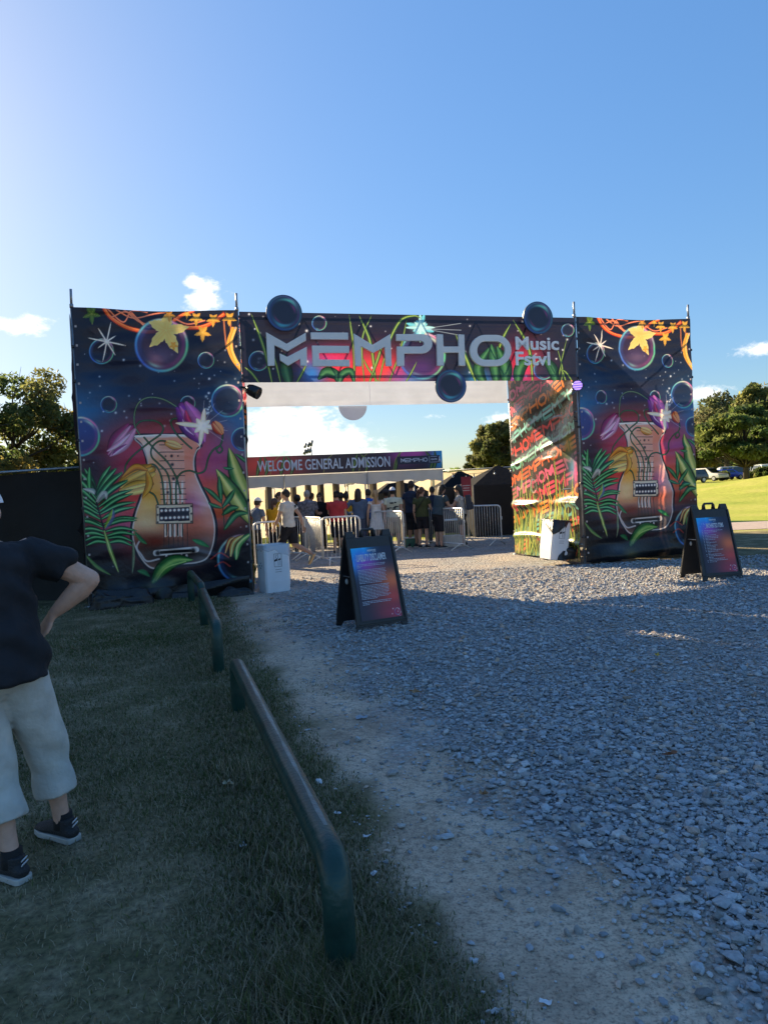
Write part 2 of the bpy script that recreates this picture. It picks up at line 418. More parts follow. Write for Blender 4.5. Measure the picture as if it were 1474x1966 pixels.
# ---- loose stones
def ico():
    bm = bmesh.new(); bmesh.ops.create_icosphere(bm, subdivisions=1, radius=1)
    bm.verts.ensure_lookup_table()
    v = np.array([x.co[:] for x in bm.verts]); f = np.array([[q.index for q in fc.verts] for fc in bm.faces]); bm.free(); return v, f
def rot_mats(rs, n):
    q = rs.normal(size=(n, 4)); q /= np.linalg.norm(q, axis=1)[:, None]
    a, b, c, d = q.T
    return np.stack([np.stack([1-2*(c*c+d*d), 2*(b*c-a*d), 2*(b*d+a*c)], -1), np.stack([2*(b*c+a*d), 1-2*(b*b+d*d), 2*(c*d-a*b)], -1),
                     np.stack([2*(b*d-a*c), 2*(c*d+a*b), 1-2*(b*b+c*c)], -1)], 1)
def stones(name, px, py, size, seed, label):
    rs = np.random.RandomState(seed); n = len(px); v0, f0 = ico(); k = len(v0)
    sc = size[:, None]*np.stack([rs.uniform(.75, 1.35, n), rs.uniform(.6, 1.0, n), rs.uniform(.28, .55, n)], -1)
    V = v0[None]*(1+rs.normal(0, .16, (n, k, 1)))*sc[:, None, :]
    tilt = rot_mats(rs, n); yaw = rs.uniform(0, 6.28, n); Rz = np.zeros((n, 3, 3)); Rz[:, 0, 0] = np.cos(yaw); Rz[:, 0, 1] = -np.sin(yaw); Rz[:, 1, 0] = np.sin(yaw); Rz[:, 1, 1] = np.cos(yaw); Rz[:, 2, 2] = 1
    use = rs.uniform(size=n) < .3; Rz[use] = tilt[use]
    V = np.einsum('nij,nkj->nki', Rz, V)
    V += np.stack([px, py, ground_z(px, py)+size*.25+rs.uniform(0, .008, n)], -1)[:, None, :]
    F = (f0[None]+np.arange(n)[:, None, None]*k).reshape(-1, 3)
    g = np.clip(rs.normal(.33, .06, n), .16, .6); tint = rs.uniform(-1, 1, n)
    g = g*1.08; c = np.stack([g*(.98+.07*tint), g, g*(1.02-.08*tint)], -1)
    wm = rs.uniform(size=n) < .07; c[wm] *= np.array([1.25, .95, .75])
    me = np_mesh(name, V.reshape(-1, 3), F, np.repeat(c, k, 0))
    o = link(name, me, None, [M('stone', None, .85, .25, 60, .25, 160, attr='Col', spec=.12)])
    return tag(o, label, 'gravel', None, 'stuff')
rs = np.random.RandomState(11)
def scatter_gravel(n, y0, y1, power):
    y = y0+(y1-y0)*rs.uniform(size=n)**power
    x = rs.uniform(-1.0, 1.0, n); lo = xv(y)-.55; hi = np.minimum(.62*y+.8, 7.5); x = lo+(hi-lo)*(x*.5+.5)
    d = (x-xv(y)); keep = rs.uniform(size=n) < np.clip(.03+.9*sstep(-.3, .5, d)*np.clip(.78+.38*vnoise(x*1.1, y*.8, 61), .25, 1), 0, 1)
    return x[keep], y[keep]
x1, y1 = scatter_gravel(98000, 1.7, 8.2, 1.25)
s1 = np.clip(rs.lognormal(math.log(.0088), .58, len(x1)), .004, .034)
x2, y2 = scatter_gravel(34000, 8.2, 14.0, 1.0)
s2 = np.clip(rs.lognormal(math.log(.017), .35, len(x2)), .008, .04)
# scattered single stones on the dirt
n3 = 1700; y3 = 1.8+9*rs.uniform(size=n3)**1.4; x3 = xg(y3)+rs.uniform(-.1, 1, n3)*(xv(y3)-xg(y3)+.3)
s3 = np.clip(rs.lognormal(math.log(.006), .5, n3), .003, .017)
stones('gravel', np.concatenate([x1, x2, x3]), np.concatenate([y1, y2, y3]), np.concatenate([s1, s2, s3]), 12, 'loose crushed grey stone covering the yard')

# ---- grass blades
def blades(name, px, py, h, wdt, lean, col, seed, label):
    rs = np.random.RandomState(seed); n = len(px)
    a = rs.uniform(0, 6.283, n); dx, dy = np.cos(a), np.sin(a)
    b = a+rs.uniform(-.9, .9, n)+1.57; bx, by = np.cos(b), np.sin(b)
    z = ground_z(px, py)-.004
    base = np.stack([px, py, z], -1)
    lx = np.stack([bx*lean*h, by*lean*h, np.zeros(n)], -1); up = np.stack([0*h, 0*h, h*np.sqrt(np.clip(1-lean**2*.7, .15, 1))], -1)
    wv = np.stack([dx*wdt, dy*wdt, 0*h], -1)
    V = np.stack([base-wv, base+wv, base+lx*.35+up*.6+wv*.8, base+lx*.35+up*.6-wv*.8, base+lx+up], 1)
    F = np.concatenate([np.stack([np.arange(n)*5+i for i in tri], -1) for tri in ((0, 1, 2), (0, 2, 3), (3, 2, 4))])
    me = np_mesh(name, V.reshape(-1, 3), F, np.repeat(col, 5, 0))
    o = link(name, me, None, [M('grass_blade', None, .7, .2, 8, attr='Col', trans=.25, spec=.2)])
    return tag(o, label, 'grass', None, 'stuff')
rs = np.random.RandomState(21)
def blade_cols(n, dry):
    t = rs.uniform(size=n)[:, None]
    green = np.array([.060, .080, .028])*(1-t)+np.array([.12, .14, .045])*t
    straw = np.array([.19, .165, .10])*(1-t)+np.array([.36, .31, .21])*t
    return np.where((rs.uniform(size=n) < dry)[:, None], straw, green)
# short worn turf
n = 230000
y = 1.6+10.2*rs.uniform(size=n)**1.7; lo = np.maximum(-.60*y-.6, -7); hi = xg(y)+.05*rs.normal(size=n)
x = lo+(hi-lo)*rs.uniform(size=n)
keep = rs.uniform(size=n) < np.clip(.48+.42*vnoise(x*1.7, y*1.7, 31), .08, 1)
x, y = x[keep], y[keep]; n = len(x)
dry = np.clip(.48+.34*vnoise(x*1.3, y*1.3, 33), .08, .95)
blades('grass', x, y, rs.uniform(.012, .04, n)*(1+.02*y), rs.uniform(.0012, .0024, n)*(1+.12*y), rs.uniform(.3, 1.0, n), blade_cols(n, dry), 22, 'short worn turf left of the dirt strip')
# taller unmown grass along the pipe rails
n = 62000
y = 1.6+7.2*rs.uniform(size=n)**1.5; rx = -.25-.324*(y-2.4)
off = rs.normal(0, .30, n); x = np.minimum(rx+off-.05, xg(y)+.07*rs.normal(size=n))
hgt = rs.uniform(.025, .09, n)*np.exp(-(off/.4)**2)*(.75+.3*vnoise(x*5, y*5, 35))
keep = hgt > .012; x, y, hgt = x[keep], y[keep], hgt[keep]; n = len(x)
blades('tall_grass', x, y, hgt, rs.uniform(.0012, .0026, n)*(1+.1*y), rs.uniform(.2, .95, n), blade_cols(n, .62*np.ones(n)), 23, 'unmown grass fringe along the green pipe rails')
# straw tufts round the nearest post
n = 5000
a = rs.uniform(0, 6.28, n); r_ = np.abs(rs.normal(0, .13, n))+.03; x = -.215+np.cos(a)*r_; y = 2.26+np.sin(a)*r_*.9-.05
blades('post_tuft', x, y, rs.uniform(.05, .17, n), rs.uniform(.001, .002, n), rs.uniform(.3, .98, n), blade_cols(n, .45*np.ones(n)), 24, 'long dry grass tuft around the nearest rail post')
# sparse weeds on the dirt and gravel edge
n = 9000
y = 1.7+8*rs.uniform(size=n)**1.3; x = xg(y)+rs.uniform(0, 1.25, n)*(xv(y)-xg(y)+.25)
keep = vnoise(x*3.1, y*3.1, 41) > .75; x, y = x[keep], y[keep]; n = len(x)
blades('weed_patch', x, y, rs.uniform(.01, .03, n), rs.uniform(.0012, .0025, n)*(1+.1*y), rs.uniform(.4, 1, n), blade_cols(n, .3*np.ones(n)), 25, 'sparse low weeds growing through the dirt and gravel')

# ================================================================ PRINTED ARTWORK (vertex colours computed on fine banner meshes)
class Paint:
    """soft brush strokes over a grid of points; X, Y are the drawing coordinates of every grid point"""
    def __init__(s, X, Y, base): s.X, s.Y = X, Y; s.C = np.zeros(X.shape+(3,)); s.C[:] = base; s.px = max(abs(X[0, 1]-X[0, 0]), abs(Y[1, 0]-Y[0, 0]), 1e-6)
    def win(s, x0, x1, y0, y1):
        m = (s.X >= x0) & (s.X <= x1) & (s.Y >= y0) & (s.Y <= y1)
        r = np.where(m.any(1))[0]; c = np.where(m.any(0))[0]
        if len(r) == 0 or len(c) == 0: return None
        return (slice(r[0], r[-1]+1), slice(c[0], c[-1]+1))
    def blend(s, w, a, col):
        if np.ndim(col) == 1: col = np.asarray(col, float)
        s.C[w] = s.C[w]*(1-a[..., None])+col*a[..., None]
    def glow(s, cx, cy, rx, ry, col, k=1.0, p=2.0):
        w = s.win(cx-2.2*rx, cx+2.2*rx, cy-2.2*ry, cy+2.2*ry)
        if w is None: return
        d = np.sqrt(((s.X[w]-cx)/rx)**2+((s.Y[w]-cy)/ry)**2)
        s.blend(w, np.clip(k*np.exp(-d**p*1.1), 0, 1), col)
    def segd(s, w, pts):
        X, Y = s.X[w], s.Y[w]; best = np.full(X.shape, 1e9); tt = np.zeros(X.shape); side = np.zeros(X.shape); n = len(pts)-1
        for i in range(n):
            (x0, y0), (x1, y1) = pts[i], pts[i+1]; dx, dy = x1-x0, y1-y0; l2 = dx*dx+dy*dy+1e-9
            t = np.clip(((X-x0)*dx+(Y-y0)*dy)/l2, 0, 1); d = np.hypot(X-x0-t*dx, Y-y0-t*dy)
            m = d < best; best = np.where(m, d, best); tt = np.where(m, (i+t)/n, tt)
            side = np.where(m, np.sign((X-x0)*dy-(Y-y0)*dx), side)
        return best, tt, side
    def stroke(s, pts, wd, col, a=1.0, curve=True, soft=None):
        if curve and len(pts) > 2: pts = smooth_pts(pts)
        P_ = np.array(pts); w = s.win(P_[:, 0].min()-wd*2, P_[:, 0].max()+wd*2, P_[:, 1].min()-wd*2, P_[:, 1].max()+wd*2)
        if w is None: return
        d, t, _ = s.segd(w, pts); so_ = soft or s.px*.8
        s.blend(w, a*np.clip((wd/2-d)/so_+.5, 0, 1), col)
    def leaf(s, pts, wd, c0, c1, mid=None, edge=None, a=1.0):
        """blade along a spine, width swelling then tapering; c0/c1 the two halves, mid = midrib stripe, edge = dark rim"""
        pts = smooth_pts(pts) if len(pts) > 2 else pts
        P_ = np.array(pts); w = s.win(P_[:, 0].min()-wd, P_[:, 0].max()+wd, P_[:, 1].min()-wd, P_[:, 1].max()+wd)
        if w is None: return
        d, t, sd_ = s.segd(w, pts); hw = wd/2*np.clip(np.sin(np.pi*np.clip(t*.93+.07, 0, 1))**.75, 0, 1)
        al = a*np.clip((hw-d)/(s.px*.9)+.5, 0, 1)
        q = d/np.maximum(hw, 1e-6)
        c = np.where((sd_ > 0)[..., None], np.array(c0, float), np.array(c1, float))*(1.0-.35*(q[..., None])**2)
        if mid is not None: c = c+(np.array(mid, float)-c)*np.clip(1.2-q*2.6, 0, 1)[..., None]
        if edge is not None: c = c+(np.array(edge, float)-c)*np.clip((q-.72)*5, 0, 1)[..., None]
        s.blend(w, al, c)
    def poly(s, pts, col, a=1.0, outline=None, ow=0, smooth=True, shade=None):
        pts = smooth_pts(list(pts)+[pts[0]]) if smooth else list(pts)+[pts[0]]
        P_ = np.array(pts); w = s.win(P_[:, 0].min()-ow, P_[:, 0].max()+ow, P_[:, 1].min()-ow, P_[:, 1].max()+ow)
        if w is None: return
        X, Y = s.X[w], s.Y[w]; ins = np.zeros(X.shape, bool)
        for i in range(len(pts)-1):
            (x0, y0), (x1, y1) = pts[i], pts[i+1]
            if y0 == y1: continue
            c = ((y0 > Y) != (y1 > Y)) & (X < (x1-x0)*(Y-y0)/(y1-y0)+x0); ins ^= c
        cc = np.asarray(col, float) if shade is None else shade(X, Y)
        s.blend(w, a*ins.astype(float), cc)
        if outline is not None:
            d, _, _ = s.segd(w, pts); s.blend(w, np.clip((ow/2-d)/(s.px*.9)+.5, 0, 1), outline)
    def bubble(s, cx, cy, r, k=1.0, dark=None, ph=0.0):
        w = s.win(cx-r*1.1, cx+r*1.1, cy-r*1.1, cy+r*1.1)
        if w is None: return
        X, Y = s.X[w]-cx, s.Y[w]-cy; d = np.hypot(X, Y)/r; th = np.arctan2(Y, X)+ph
        if dark is not None: s.blend(w, .75*np.clip((1-d)/.05, 0, 1), dark)
        pal = np.array([(70, 175, 130), (95, 165, 120), (60, 150, 165), (60, 90, 175), (60, 120, 180), (90, 170, 180), (170, 190, 170), (190, 95, 160), (70, 175, 130)], float)
        u = (th % (2*np.pi))/(2*np.pi)*8; i = np.clip(u.astype(int), 0, 7); f = (u-i)[..., None]
        c = pal[i]*(1-f)+pal[i+1]*f
        rim = np.exp(-((d-.93)/.055)**2)*np.clip((1.02-d)*30, 0, 1); inner = np.exp(-((d-.80)/.085)**2)
        s.blend(w, k*np.clip(rim*1.0, 0, 1), np.clip(c*1.12, 0, 255))
        c2 = np.where((np.cos(th-.5) > 0)[..., None], np.array((170, 70, 140.)), np.array((60, 90, 170.)))
        s.blend(w, k*np.clip(inner*.42*np.clip(np.abs(np.cos(th-.6)), 0, 1), 0, 1), c2)
        hi = np.exp(-((d-.82)/.07)**2)*np.exp(-((np.abs(((th-ph+.95) % 6.283)-3.1416)-3.1416)/.38)**2)
        s.blend(w, k*np.clip(hi*.8, 0, 1), np.array((190, 225, 210.)))
        hi = np.exp(-((d-.78)/.06)**2)*np.exp(-((th-ph-1.9)/.35)**2); s.blend(w, k*np.clip(hi*.6, 0, 1), np.array((110, 200, 190.)))
    def star(s, cx, cy, r, n=8, col=(225, 230, 225), core=.13, long=None, rot=0.0):
        for i in range(n):
            a = rot+2*np.pi*i/n; q = r*(1 if i % 2 == 0 else .55)
            if long and i in long: q *= long[i]
            s.leaf([(cx-math.cos(a)*r*.06, cy-math.sin(a)*r*.06), (cx+math.cos(a)*q*.5, cy+math.sin(a)*q*.5), (cx+math.cos(a)*q, cy+math.sin(a)*q)], r*core*1.1, col, col)
        s.glow(cx, cy, r*.16, r*.16, col, 1.0)
    def maple(s, cx, cy, r, rot, c0, c1):
        w = s.win(cx-r*1.1, cx+r*1.1, cy-r*1.1, cy+r*1.1)
        if w is None: return
        X, Y = s.X[w]-cx, s.Y[w]-cy; d = np.hypot(X, Y); th = np.arctan2(Y, X)-rot
        lob = 1-np.abs(((th*5/6.2832+50) % 1)-.5)*2; tee = 1-np.abs(((th*25/6.2832+50.5) % 1)-.5)*2
        lob = np.where(np.cos(th) < -.75, lob*.55, lob)
        rad = r*(.34+.62*(1-lob)**1.25+.07*tee)*(.86+.14*np.cos(th))
        f = np.clip(d/np.maximum(rad, 1e-3), 0, 1)[..., None]
        c = np.array(c0, float)*(1-f)+np.array(c1, float)*f
        vein = np.clip(1-np.abs(np.sin(th*2.5))*d/(r*.045), 0, 1)*.5
        c = c+(np.array((235, 215, 150.))-c)*vein[..., None]
        s.blend(w, np.clip((rad-d)/(s.px)+.5, 0, 1), c)
    def dots(s, n, x0, x1, y0, y1, seed, r=3.0, col=(205, 225, 235)):
        rs = np.random.RandomState(seed)
        for _ in range(n):
            q = r*rs.uniform(.4, 1.5); s.glow(rs.uniform(x0, x1), rs.uniform(y0, y1), q, q, col, rs.uniform(.5, 1.1))
def smooth_pts(p, k=7):
    p = np.array(p, float); q = np.vstack([2*p[0]-p[1], p, 2*p[-1]-p[-2]])
    if np.allclose(p[0], p[-1]): q[0] = p[-2]; q[-1] = p[1]
    o = []
    for i in range(1, len(q)-2):
        for t in np.linspace(0, 1, k, endpoint=False):
            o.append(.5*((2*q[i])+(q[i+1]-q[i-1])*t+(2*q[i-1]-5*q[i]+4*q[i+1]-q[i+2])*t*t+(3*q[i]-q[i-1]-3*q[i+1]+q[i+2])*t**3))
    o.append(p[-1]); return [tuple(v) for v in o]

ART_TINT = np.array((1.26, 1.03, .92))       # print colours are judged in blue skylight: pigment is warmer than it looks
# gate frame: x along the front from the left edge of the opening, y away from the viewer, z up
GATE_P = np.array([-2.32, 12.15]); GATE_A = math.atan2(1.70, 6.19)
GU = np.array([math.cos(GATE_A), math.sin(GATE_A), 0]); GN = np.array([-math.sin(GATE_A), math.cos(GATE_A), 0])
OPEN_W, TOW_W, DEEP, TOP_Z, HEAD_Z = 6.42, 2.6, 3.0, 4.80, 3.60
def gate_world(s_, n_, z_):
    return np.array([GATE_P[0], GATE_P[1], 0])+np.multiply.outer(s_, GU)+np.multiply.outer(n_, GN)+np.multiply.outer(z_, np.array([0, 0, 1.0]))
def to_photo(Pw):
    v = Pw-EYE; d = v@FWD
    return PW/2+PF*(v@RT)/d, PH/2-PF*(v@UP)/d
def on_gate(px, py, n_=0.0):
    """point of the gate's front plane a drawing point of the design falls on -> (s, z)"""
    d = ray(px, py); p0 = np.array([GATE_P[0], GATE_P[1], 0])+GN*n_
    t = ((p0-EYE)@GN)/(d@GN); q = EYE+d*t-np.array([GATE_P[0], GATE_P[1], 0]); return float(q@GU), float(q[2])

def grid_mesh(name, nu, nv, posfn, cols):
    u, v = np.meshgrid(np.linspace(0, 1, nu), np.linspace(0, 1, nv)); V = posfn(u, v).reshape(-1, 3)
    i = np.arange(nu*nv).reshape(nv, nu); F = np.stack([i[:-1, :-1], i[:-1, 1:], i[1:, 1:], i[1:, :-1]], -1).reshape(-1, 4)
    return np_mesh(name, V, F, s2l(np.clip(cols.reshape(-1, 3), 0, 255))*ART_TINT, True)

def tower_art():
    nu, nv = 330, 560
    u, v = np.meshgrid(np.linspace(0, 1, nu), np.linspace(0, 1, nv)); s_ = -TOW_W+TOW_W*u; z_ = .06+(TOP_Z-.06)*v
    X, Y = to_photo(gate_world(s_, 0*s_-.06, z_)); X = (X-100)*3.0714; Y = (Y-540)*3.0714
    p = Paint(X, Y, (26, 29, 44))
    B = lambda x, y: (x*.8752, 552.9+y*.8752)
    BB = lambda l: [B(*q) for q in l]
    # sky to sunset ground colours
    p.glow(640, 620, 900, 230, (24, 38, 66), .8); p.glow(160, 820, 260, 210, (30, 105, 160), 1.0); p.glow(1110, 880, 250, 240, (34, 110, 165), 1.0)
    p.glow(650, 1250, 480, 400, (200, 66, 60), 1.2, 3); p.glow(640, 1010, 400, 170, (178, 60, 72), .95); p.glow(420, 1080, 200, 160, (140, 50, 96), .6)
    p.glow(960, 1060, 160, 150, (150, 75, 135), .75); p.glow(1040, 1300, 170, 130, (205, 105, 58), .85); p.glow(330, 1330, 170, 110, (190, 85, 60), .7)
    p.glow(430, 1440, 190, 110, (170, 85, 135), .7); p.glow(240, 1130, 130, 190, (32, 26, 48), .9)
    p.glow(150, 1740, 420, 230, (14, 16, 26), 1.0, 3); p.glow(1130, 1720, 330, 250, (14, 16, 28), 1.0, 3); p.glow(640, 1850, 900, 130, (12, 14, 20), 1.0, 3)
    p.dots(60, 130, 1190, 380, 950, 3, 5); p.dots(26, 130, 1190, 950, 1700, 4, 4); p.dots(14, 880, 960, 640, 800, 6, 6)
    # roots and vines along the top
    for pts, wd in (([(300, 150), (350, 215), (440, 270), (560, 295), (660, 288)], 26), ([(640, 235), (740, 262), (850, 272), (930, 250), (1010, 195)], 26), ([(690, 250), (760, 200), (830, 172)], 22)):
        p.stroke(pts, wd, (150, 48, 26)); p.stroke(pts, wd*.55, (225, 98, 48)); p.stroke([(a, b-wd*.22) for a, b in pts], wd*.2, (250, 150, 84))
    for pts in ([(330, 165), (420, 240), (470, 170), (560, 180)], [(380, 170), (480, 215), (600, 190), (700, 175)], [(420, 160), (520, 240), (640, 260), (700, 220)], [(350, 210), (440, 180), (540, 250)], [(470, 185), (560, 270), (620, 230)], [(720, 215), (800, 250), (900, 230)]):
        p.stroke(pts, 9, (215, 110, 78), .9); p.stroke(pts, 3.5, (245, 175, 130), .7)
    for x in (1012, 1050): p.stroke([(x, 215), (x+6, 300), (x+16, 395)], 9, (165, 105, 70))
    for o_, c in ((0, (150, 96, 34)), (-9, (214, 160, 62)), (10, (230, 188, 96))): p.stroke([(1074+o_, 275), (1046+o_, 365), (1068+o_, 450), (1126+o_*.5, 535)], 15, c)
    # bubbles
    p.bubble(645, 375, 162, 1.0, (52, 40, 70)); p.glow(650, 440, 90, 60, (120, 105, 140), .5)
    for b in ((290, 410, 76), (907, 465, 50), (333, 725, 50), (800, 720, 46), (1035, 705, 100), (1125, 930, 72)): p.bubble(*b, 1.0, (26, 34, 58))
    p.bubble(165, 915, 120, 1.0, (40, 60, 130)); p.bubble(1120, 1640, 150, .9, None, .6)
    p.maple(232, 190, 62, 1.5, (90, 120, 50), (60, 95, 40)); p.maple(672, 288, 150, 1.1, (196, 176, 88), (204, 196, 120)); p.maple(690, 195, 45, 1.5, (200, 140, 50), (170, 130, 50)); p.maple(716, 378, 32, 1.5, (215, 165, 60), (190, 140, 50))
    for q in ((850, 215, 50), (888, 300, 58), (950, 222, 48), (1046, 215, 50), (795, 190, 30)): p.maple(*q, 1.6, (205, 170, 66), (180, 140, 52))
    p.star(322, 355, 120, 8, (222, 226, 218), .075, {1: 1.5, 5: 1.5, 7: 1.0, 3: 1.0}, .22)
    # guitar body: glass vase outline
    body = BB([(552, 408), (600, 470), (634, 560), (640, 640), (622, 740), (592, 830), (560, 920), (536, 1010), (532, 1090), (548, 1160), (585, 1235), (640, 1300), (700, 1318), (790, 1300), (880, 1285), (980, 1276), (1052, 1246), (1092, 1165), (1108, 1060), (1098, 960), (1058, 850), (1008, 750), (968, 650), (962, 560), (980, 500), (1004, 468), (930, 406), (740, 402)])
    def shade(X, Y):
        c = np.zeros(X.shape+(3,)); c[:] = (206, 150, 132)
        def g(cx, cy, rx, ry, col, k=1.0):
            x, y = B(cx, cy); a = np.clip(k*np.exp(-(((X-x)/rx)**2+((Y-y)/ry)**2)), 0, 1)[..., None]; c[:] = c*(1-a)+np.array(col, float)*a
        g(930, 600, 90, 190, (212, 132, 112)); g(850, 940, 230, 130, (196, 84, 60)); g(660, 830, 110, 190, (214, 160, 66)); g(640, 980, 120, 100, (226, 205, 160), .8); g(1010, 900, 90, 170, (222, 202, 206), .85)
        g(950, 1020, 130, 100, (198, 110, 88)); g(930, 870, 70, 70, (150, 80, 140), .6); g(640, 500, 60, 90, (226, 214, 208), .8); g(610, 1130, 120, 60, (150, 70, 56), .9)
        g(820, 1210, 330, 105, (22, 22, 26)); g(960, 1130, 60, 30, (110, 40, 30), .8); g(700, 1120, 60, 34, (110, 40, 30), .8); g(1020, 1200, 60, 90, (90, 100, 110), .6)
        return c
    p.poly(body, (0, 0, 0), 1.0, (30, 30, 44), 15, True, shade)
    for off, wd, col in ((0, 8, (205, 206, 206)),):
        P_ = np.array(body); c = P_.mean(0); q = [tuple(c+(a-c)*np.array((.955, .97))) for a in P_]
        p.stroke(q+[q[0]], wd, col, .8)
    p.stroke(BB([(552, 412), (740, 404), (930, 408)]), 9, (226, 222, 218))
    for l in ([(600, 1100), (570, 1160), (600, 1210), (640, 1255), (720, 1240)],): p.stroke(BB(l), 10, (196, 200, 206), .8)
    p.leaf(BB([(950, 1110), (1000, 1130), (1060, 1160)]), 30, (40, 120, 70), (60, 140, 84)); p.leaf(BB([(560, 1060), (600, 1110), (640, 1140)]), 26, (40, 110, 70), (70, 130, 84))
    # neck, frets, strings
    p.poly(BB([(722, 500), (890, 500), (898, 870), (760, 1085), (880, 1085), (905, 870), (735, 870)]), (212, 168, 152), .55, smooth=False)
    for x0, x1 in ((762, 764), (790, 796), (820, 826), (848, 850), (878, 874)): p.stroke(BB([(x0, 720), (x1, 1085)]), 13, (224, 216, 208), .85)
    for i, yy in enumerate((470, 520, 578, 633, 680, 725, 768, 804, 840)): p.stroke(BB([(724+i, yy), (882+i*3, yy-2)]), 5, (64, 54, 54), .95)
    for q in ((805, 545, 10), (765, 547, 6), (848, 545, 6), (810, 603, 11), (818, 698, 11), (780, 790, 9), (862, 788, 9)): x, y = B(q[0], q[1]); p.glow(x, y, q[2]*.8, q[2]*.8, (40, 40, 46), 1.3)
    for i in range(6): p.stroke(BB([(756+i*31, 1000), (754+i*32, 1172)]), 4, (40, 40, 44), .95)
    for i in range(4): p.stroke(BB([(770+i*36, 860), (772+i*36, 1080)]), 7, (36, 50, 44), .95)
    # stems
    green = ((20, 44, 36), (62, 104, 72))
    stems = ([(870, 235), (760, 168), (660, 150), (590, 180), (556, 250), (556, 340), (590, 400)], [(560, 345), (600, 310), (690, 308), (745, 345), (735, 395), (660, 450), (560, 530), (500, 600), (490, 660)],
             [(780, 448), (720, 446), (672, 490), (672, 550), (720, 600), (775, 660), (796, 750), (800, 870)], [(640, 606), (690, 606), (728, 660), (746, 740), (758, 870)], [(620, 420), (700, 510), (780, 590), (840, 700), (866, 800)],
             [(835, 870), (838, 720), (870, 660), (930, 645), (985, 662), (1030, 640), (1052, 560), (1085, 505), (1130, 480), (1146, 505), (1125, 525), (1108, 500), (1140, 460), (1150, 400)], [(640, 780), (690, 810), (715, 870)],
             [(855, 292), (812, 298), (802, 330), (840, 400), (900, 460), (940, 495)])
    for l in stems: p.stroke(BB(l), 11, green[0]); p.stroke(BB(l), 5, green[1])
    p.stroke(BB(stems[0]), 6, (120, 140, 110), .7)
    # pickup and bridge
    p.poly(BB([(702, 876), (946, 868), (948, 998), (702, 1002)]), (206, 196, 176), 1, (60, 56, 52), 5, False); p.poly(BB([(722, 896), (926, 890), (926, 982), (722, 986)]), (34, 36, 52), 1, None, 0, False)
    for i in range(7):
        for yy in (914, 964): x, y = B(738+i*29, yy-i*1.2); p.glow(x, y, 8, 8, (236, 232, 228), 1.5)
    for q in ((712, 890), (938, 884), (712, 992), (938, 988), (712, 942), (938, 934)): x, y = B(*q); p.glow(x, y, 5, 5, (40, 40, 40), 1.4)
    p.stroke(BB([(700, 1200), (970, 1176)]), 36, (190, 190, 188), 1, False); p.stroke(BB([(735, 1196), (930, 1182)]), 18, (26, 26, 30), 1, False)
    for q in ((712, 1200), (950, 1182)): x, y = B(*q); p.glow(x, y, 13, 13, (26, 26, 30), 1.6)
    for i in range(5): p.stroke(BB([(770+i*34, 1214), (772+i*34, 1250)]), 13, (206, 206, 206), .9, False)
    # tulips
    def tulip(cx, cy, rx, ry, ang, c, hi, dk):
        x, y = B(cx, cy); ca, sa = math.cos(ang), math.sin(ang)
        for o_, w_, cc in ((0, 1.0, dk), (0, .86, c), (-.42, .5, hi), (.4, .42, c), (.12, .28, hi)):
            a = [(x-sa*0+ca*(-rx)+(-sa)*o_*ry, y+sa*(-rx)+ca*o_*ry), (x-sa*o_*ry*1.25, y+ca*o_*ry*1.25), (x+ca*rx-sa*o_*ry*.4, y+sa*rx+ca*o_*ry*.4)]
            p.leaf(a, ry*2*w_, cc, tuple(np.array(cc)*.85), None, None)
    tulip(455, 445, 108, 62, 2.25, (150, 48, 110), (206, 150, 190), (92, 28, 82)); p.leaf(BB([(520, 400), (440, 470), (365, 515)]), 30, (224, 196, 220), (200, 150, 190)); p.leaf(BB([(500, 470), (440, 510), (405, 540)]), 30, (214, 190, 222), (150, 70, 140))
    tulip(945, 335, 128, 76, 1.05, (124, 48, 150), (190, 110, 190), (74, 26, 100)); p.leaf(BB([(900, 245), (915, 300), (960, 360)]), 34, (196, 60, 110), (160, 44, 110)); p.leaf(BB([(880, 300), (900, 360), (960, 410)]), 12, (220, 190, 226), (200, 160, 214))
    x, y = B(1012, 345); p.star(x, y, 108, 8, (240, 236, 214), .26, {0: 1.15, 2: 1.1, 4: 1.5}, .12); p.glow(x, y, 34, 34, (250, 246, 230), 1.2)
    for a in range(6): p.stroke([(x, y), (x+math.cos(-1.5+a*.42)*150, y+math.sin(-1.5+a*.42)*150)], 3, (200, 205, 215), .6)
    tulip(1118, 362, 44, 32, .9, (204, 66, 50), (236, 160, 110), (120, 30, 34)); tulip(822, 474, 50, 28, .3, (216, 150, 64), (240, 205, 140), (150, 66, 40))
    tulip(560, 690, 112, 66, 2.7, (206, 146, 44), (232, 192, 96), (120, 72, 24)); tulip(560, 760, 100, 42, 2.9, (222, 176, 66), (240, 214, 130), (130, 80, 26))
    p.leaf(BB([(640, 650), (655, 740), (605, 835)]), 46, (214, 166, 60), (190, 130, 40), None, (120, 70, 20)); p.leaf(BB([(640, 640), (560, 620), (470, 690)]), 40, (190, 120, 40), (214, 150, 52), None, (110, 60, 20))
    # palm frond at left
    stem = smooth_pts(BB([(300, 790), (305, 880), (350, 1040), (395, 1190), (450, 1335)]), 10)
    for i in range(17):
        f = i/16; k = int(f*.66*(len(stem)-1)); x, y = stem[k]
        for sg in (1, -1):
            ln = (130+105*math.sin(math.pi*min(1, f*.8+.15)))*(1 if sg > 0 else .9); ang = (-1.05+1.15*f+(.05 if i % 2 else -.04))
            dx = sg*math.cos(ang)*ln; dy = math.sin(ang)*ln
            c = ((26, 96, 62), (14, 58, 44)) if i % 2 else ((44, 124, 76), (18, 74, 52))
            p.leaf([(x, y), (x+dx*.5, y+dy*.5-14), (x+dx, y+dy+10*f)], 36-9*f, *c, (110, 190, 130), (6, 20, 18))
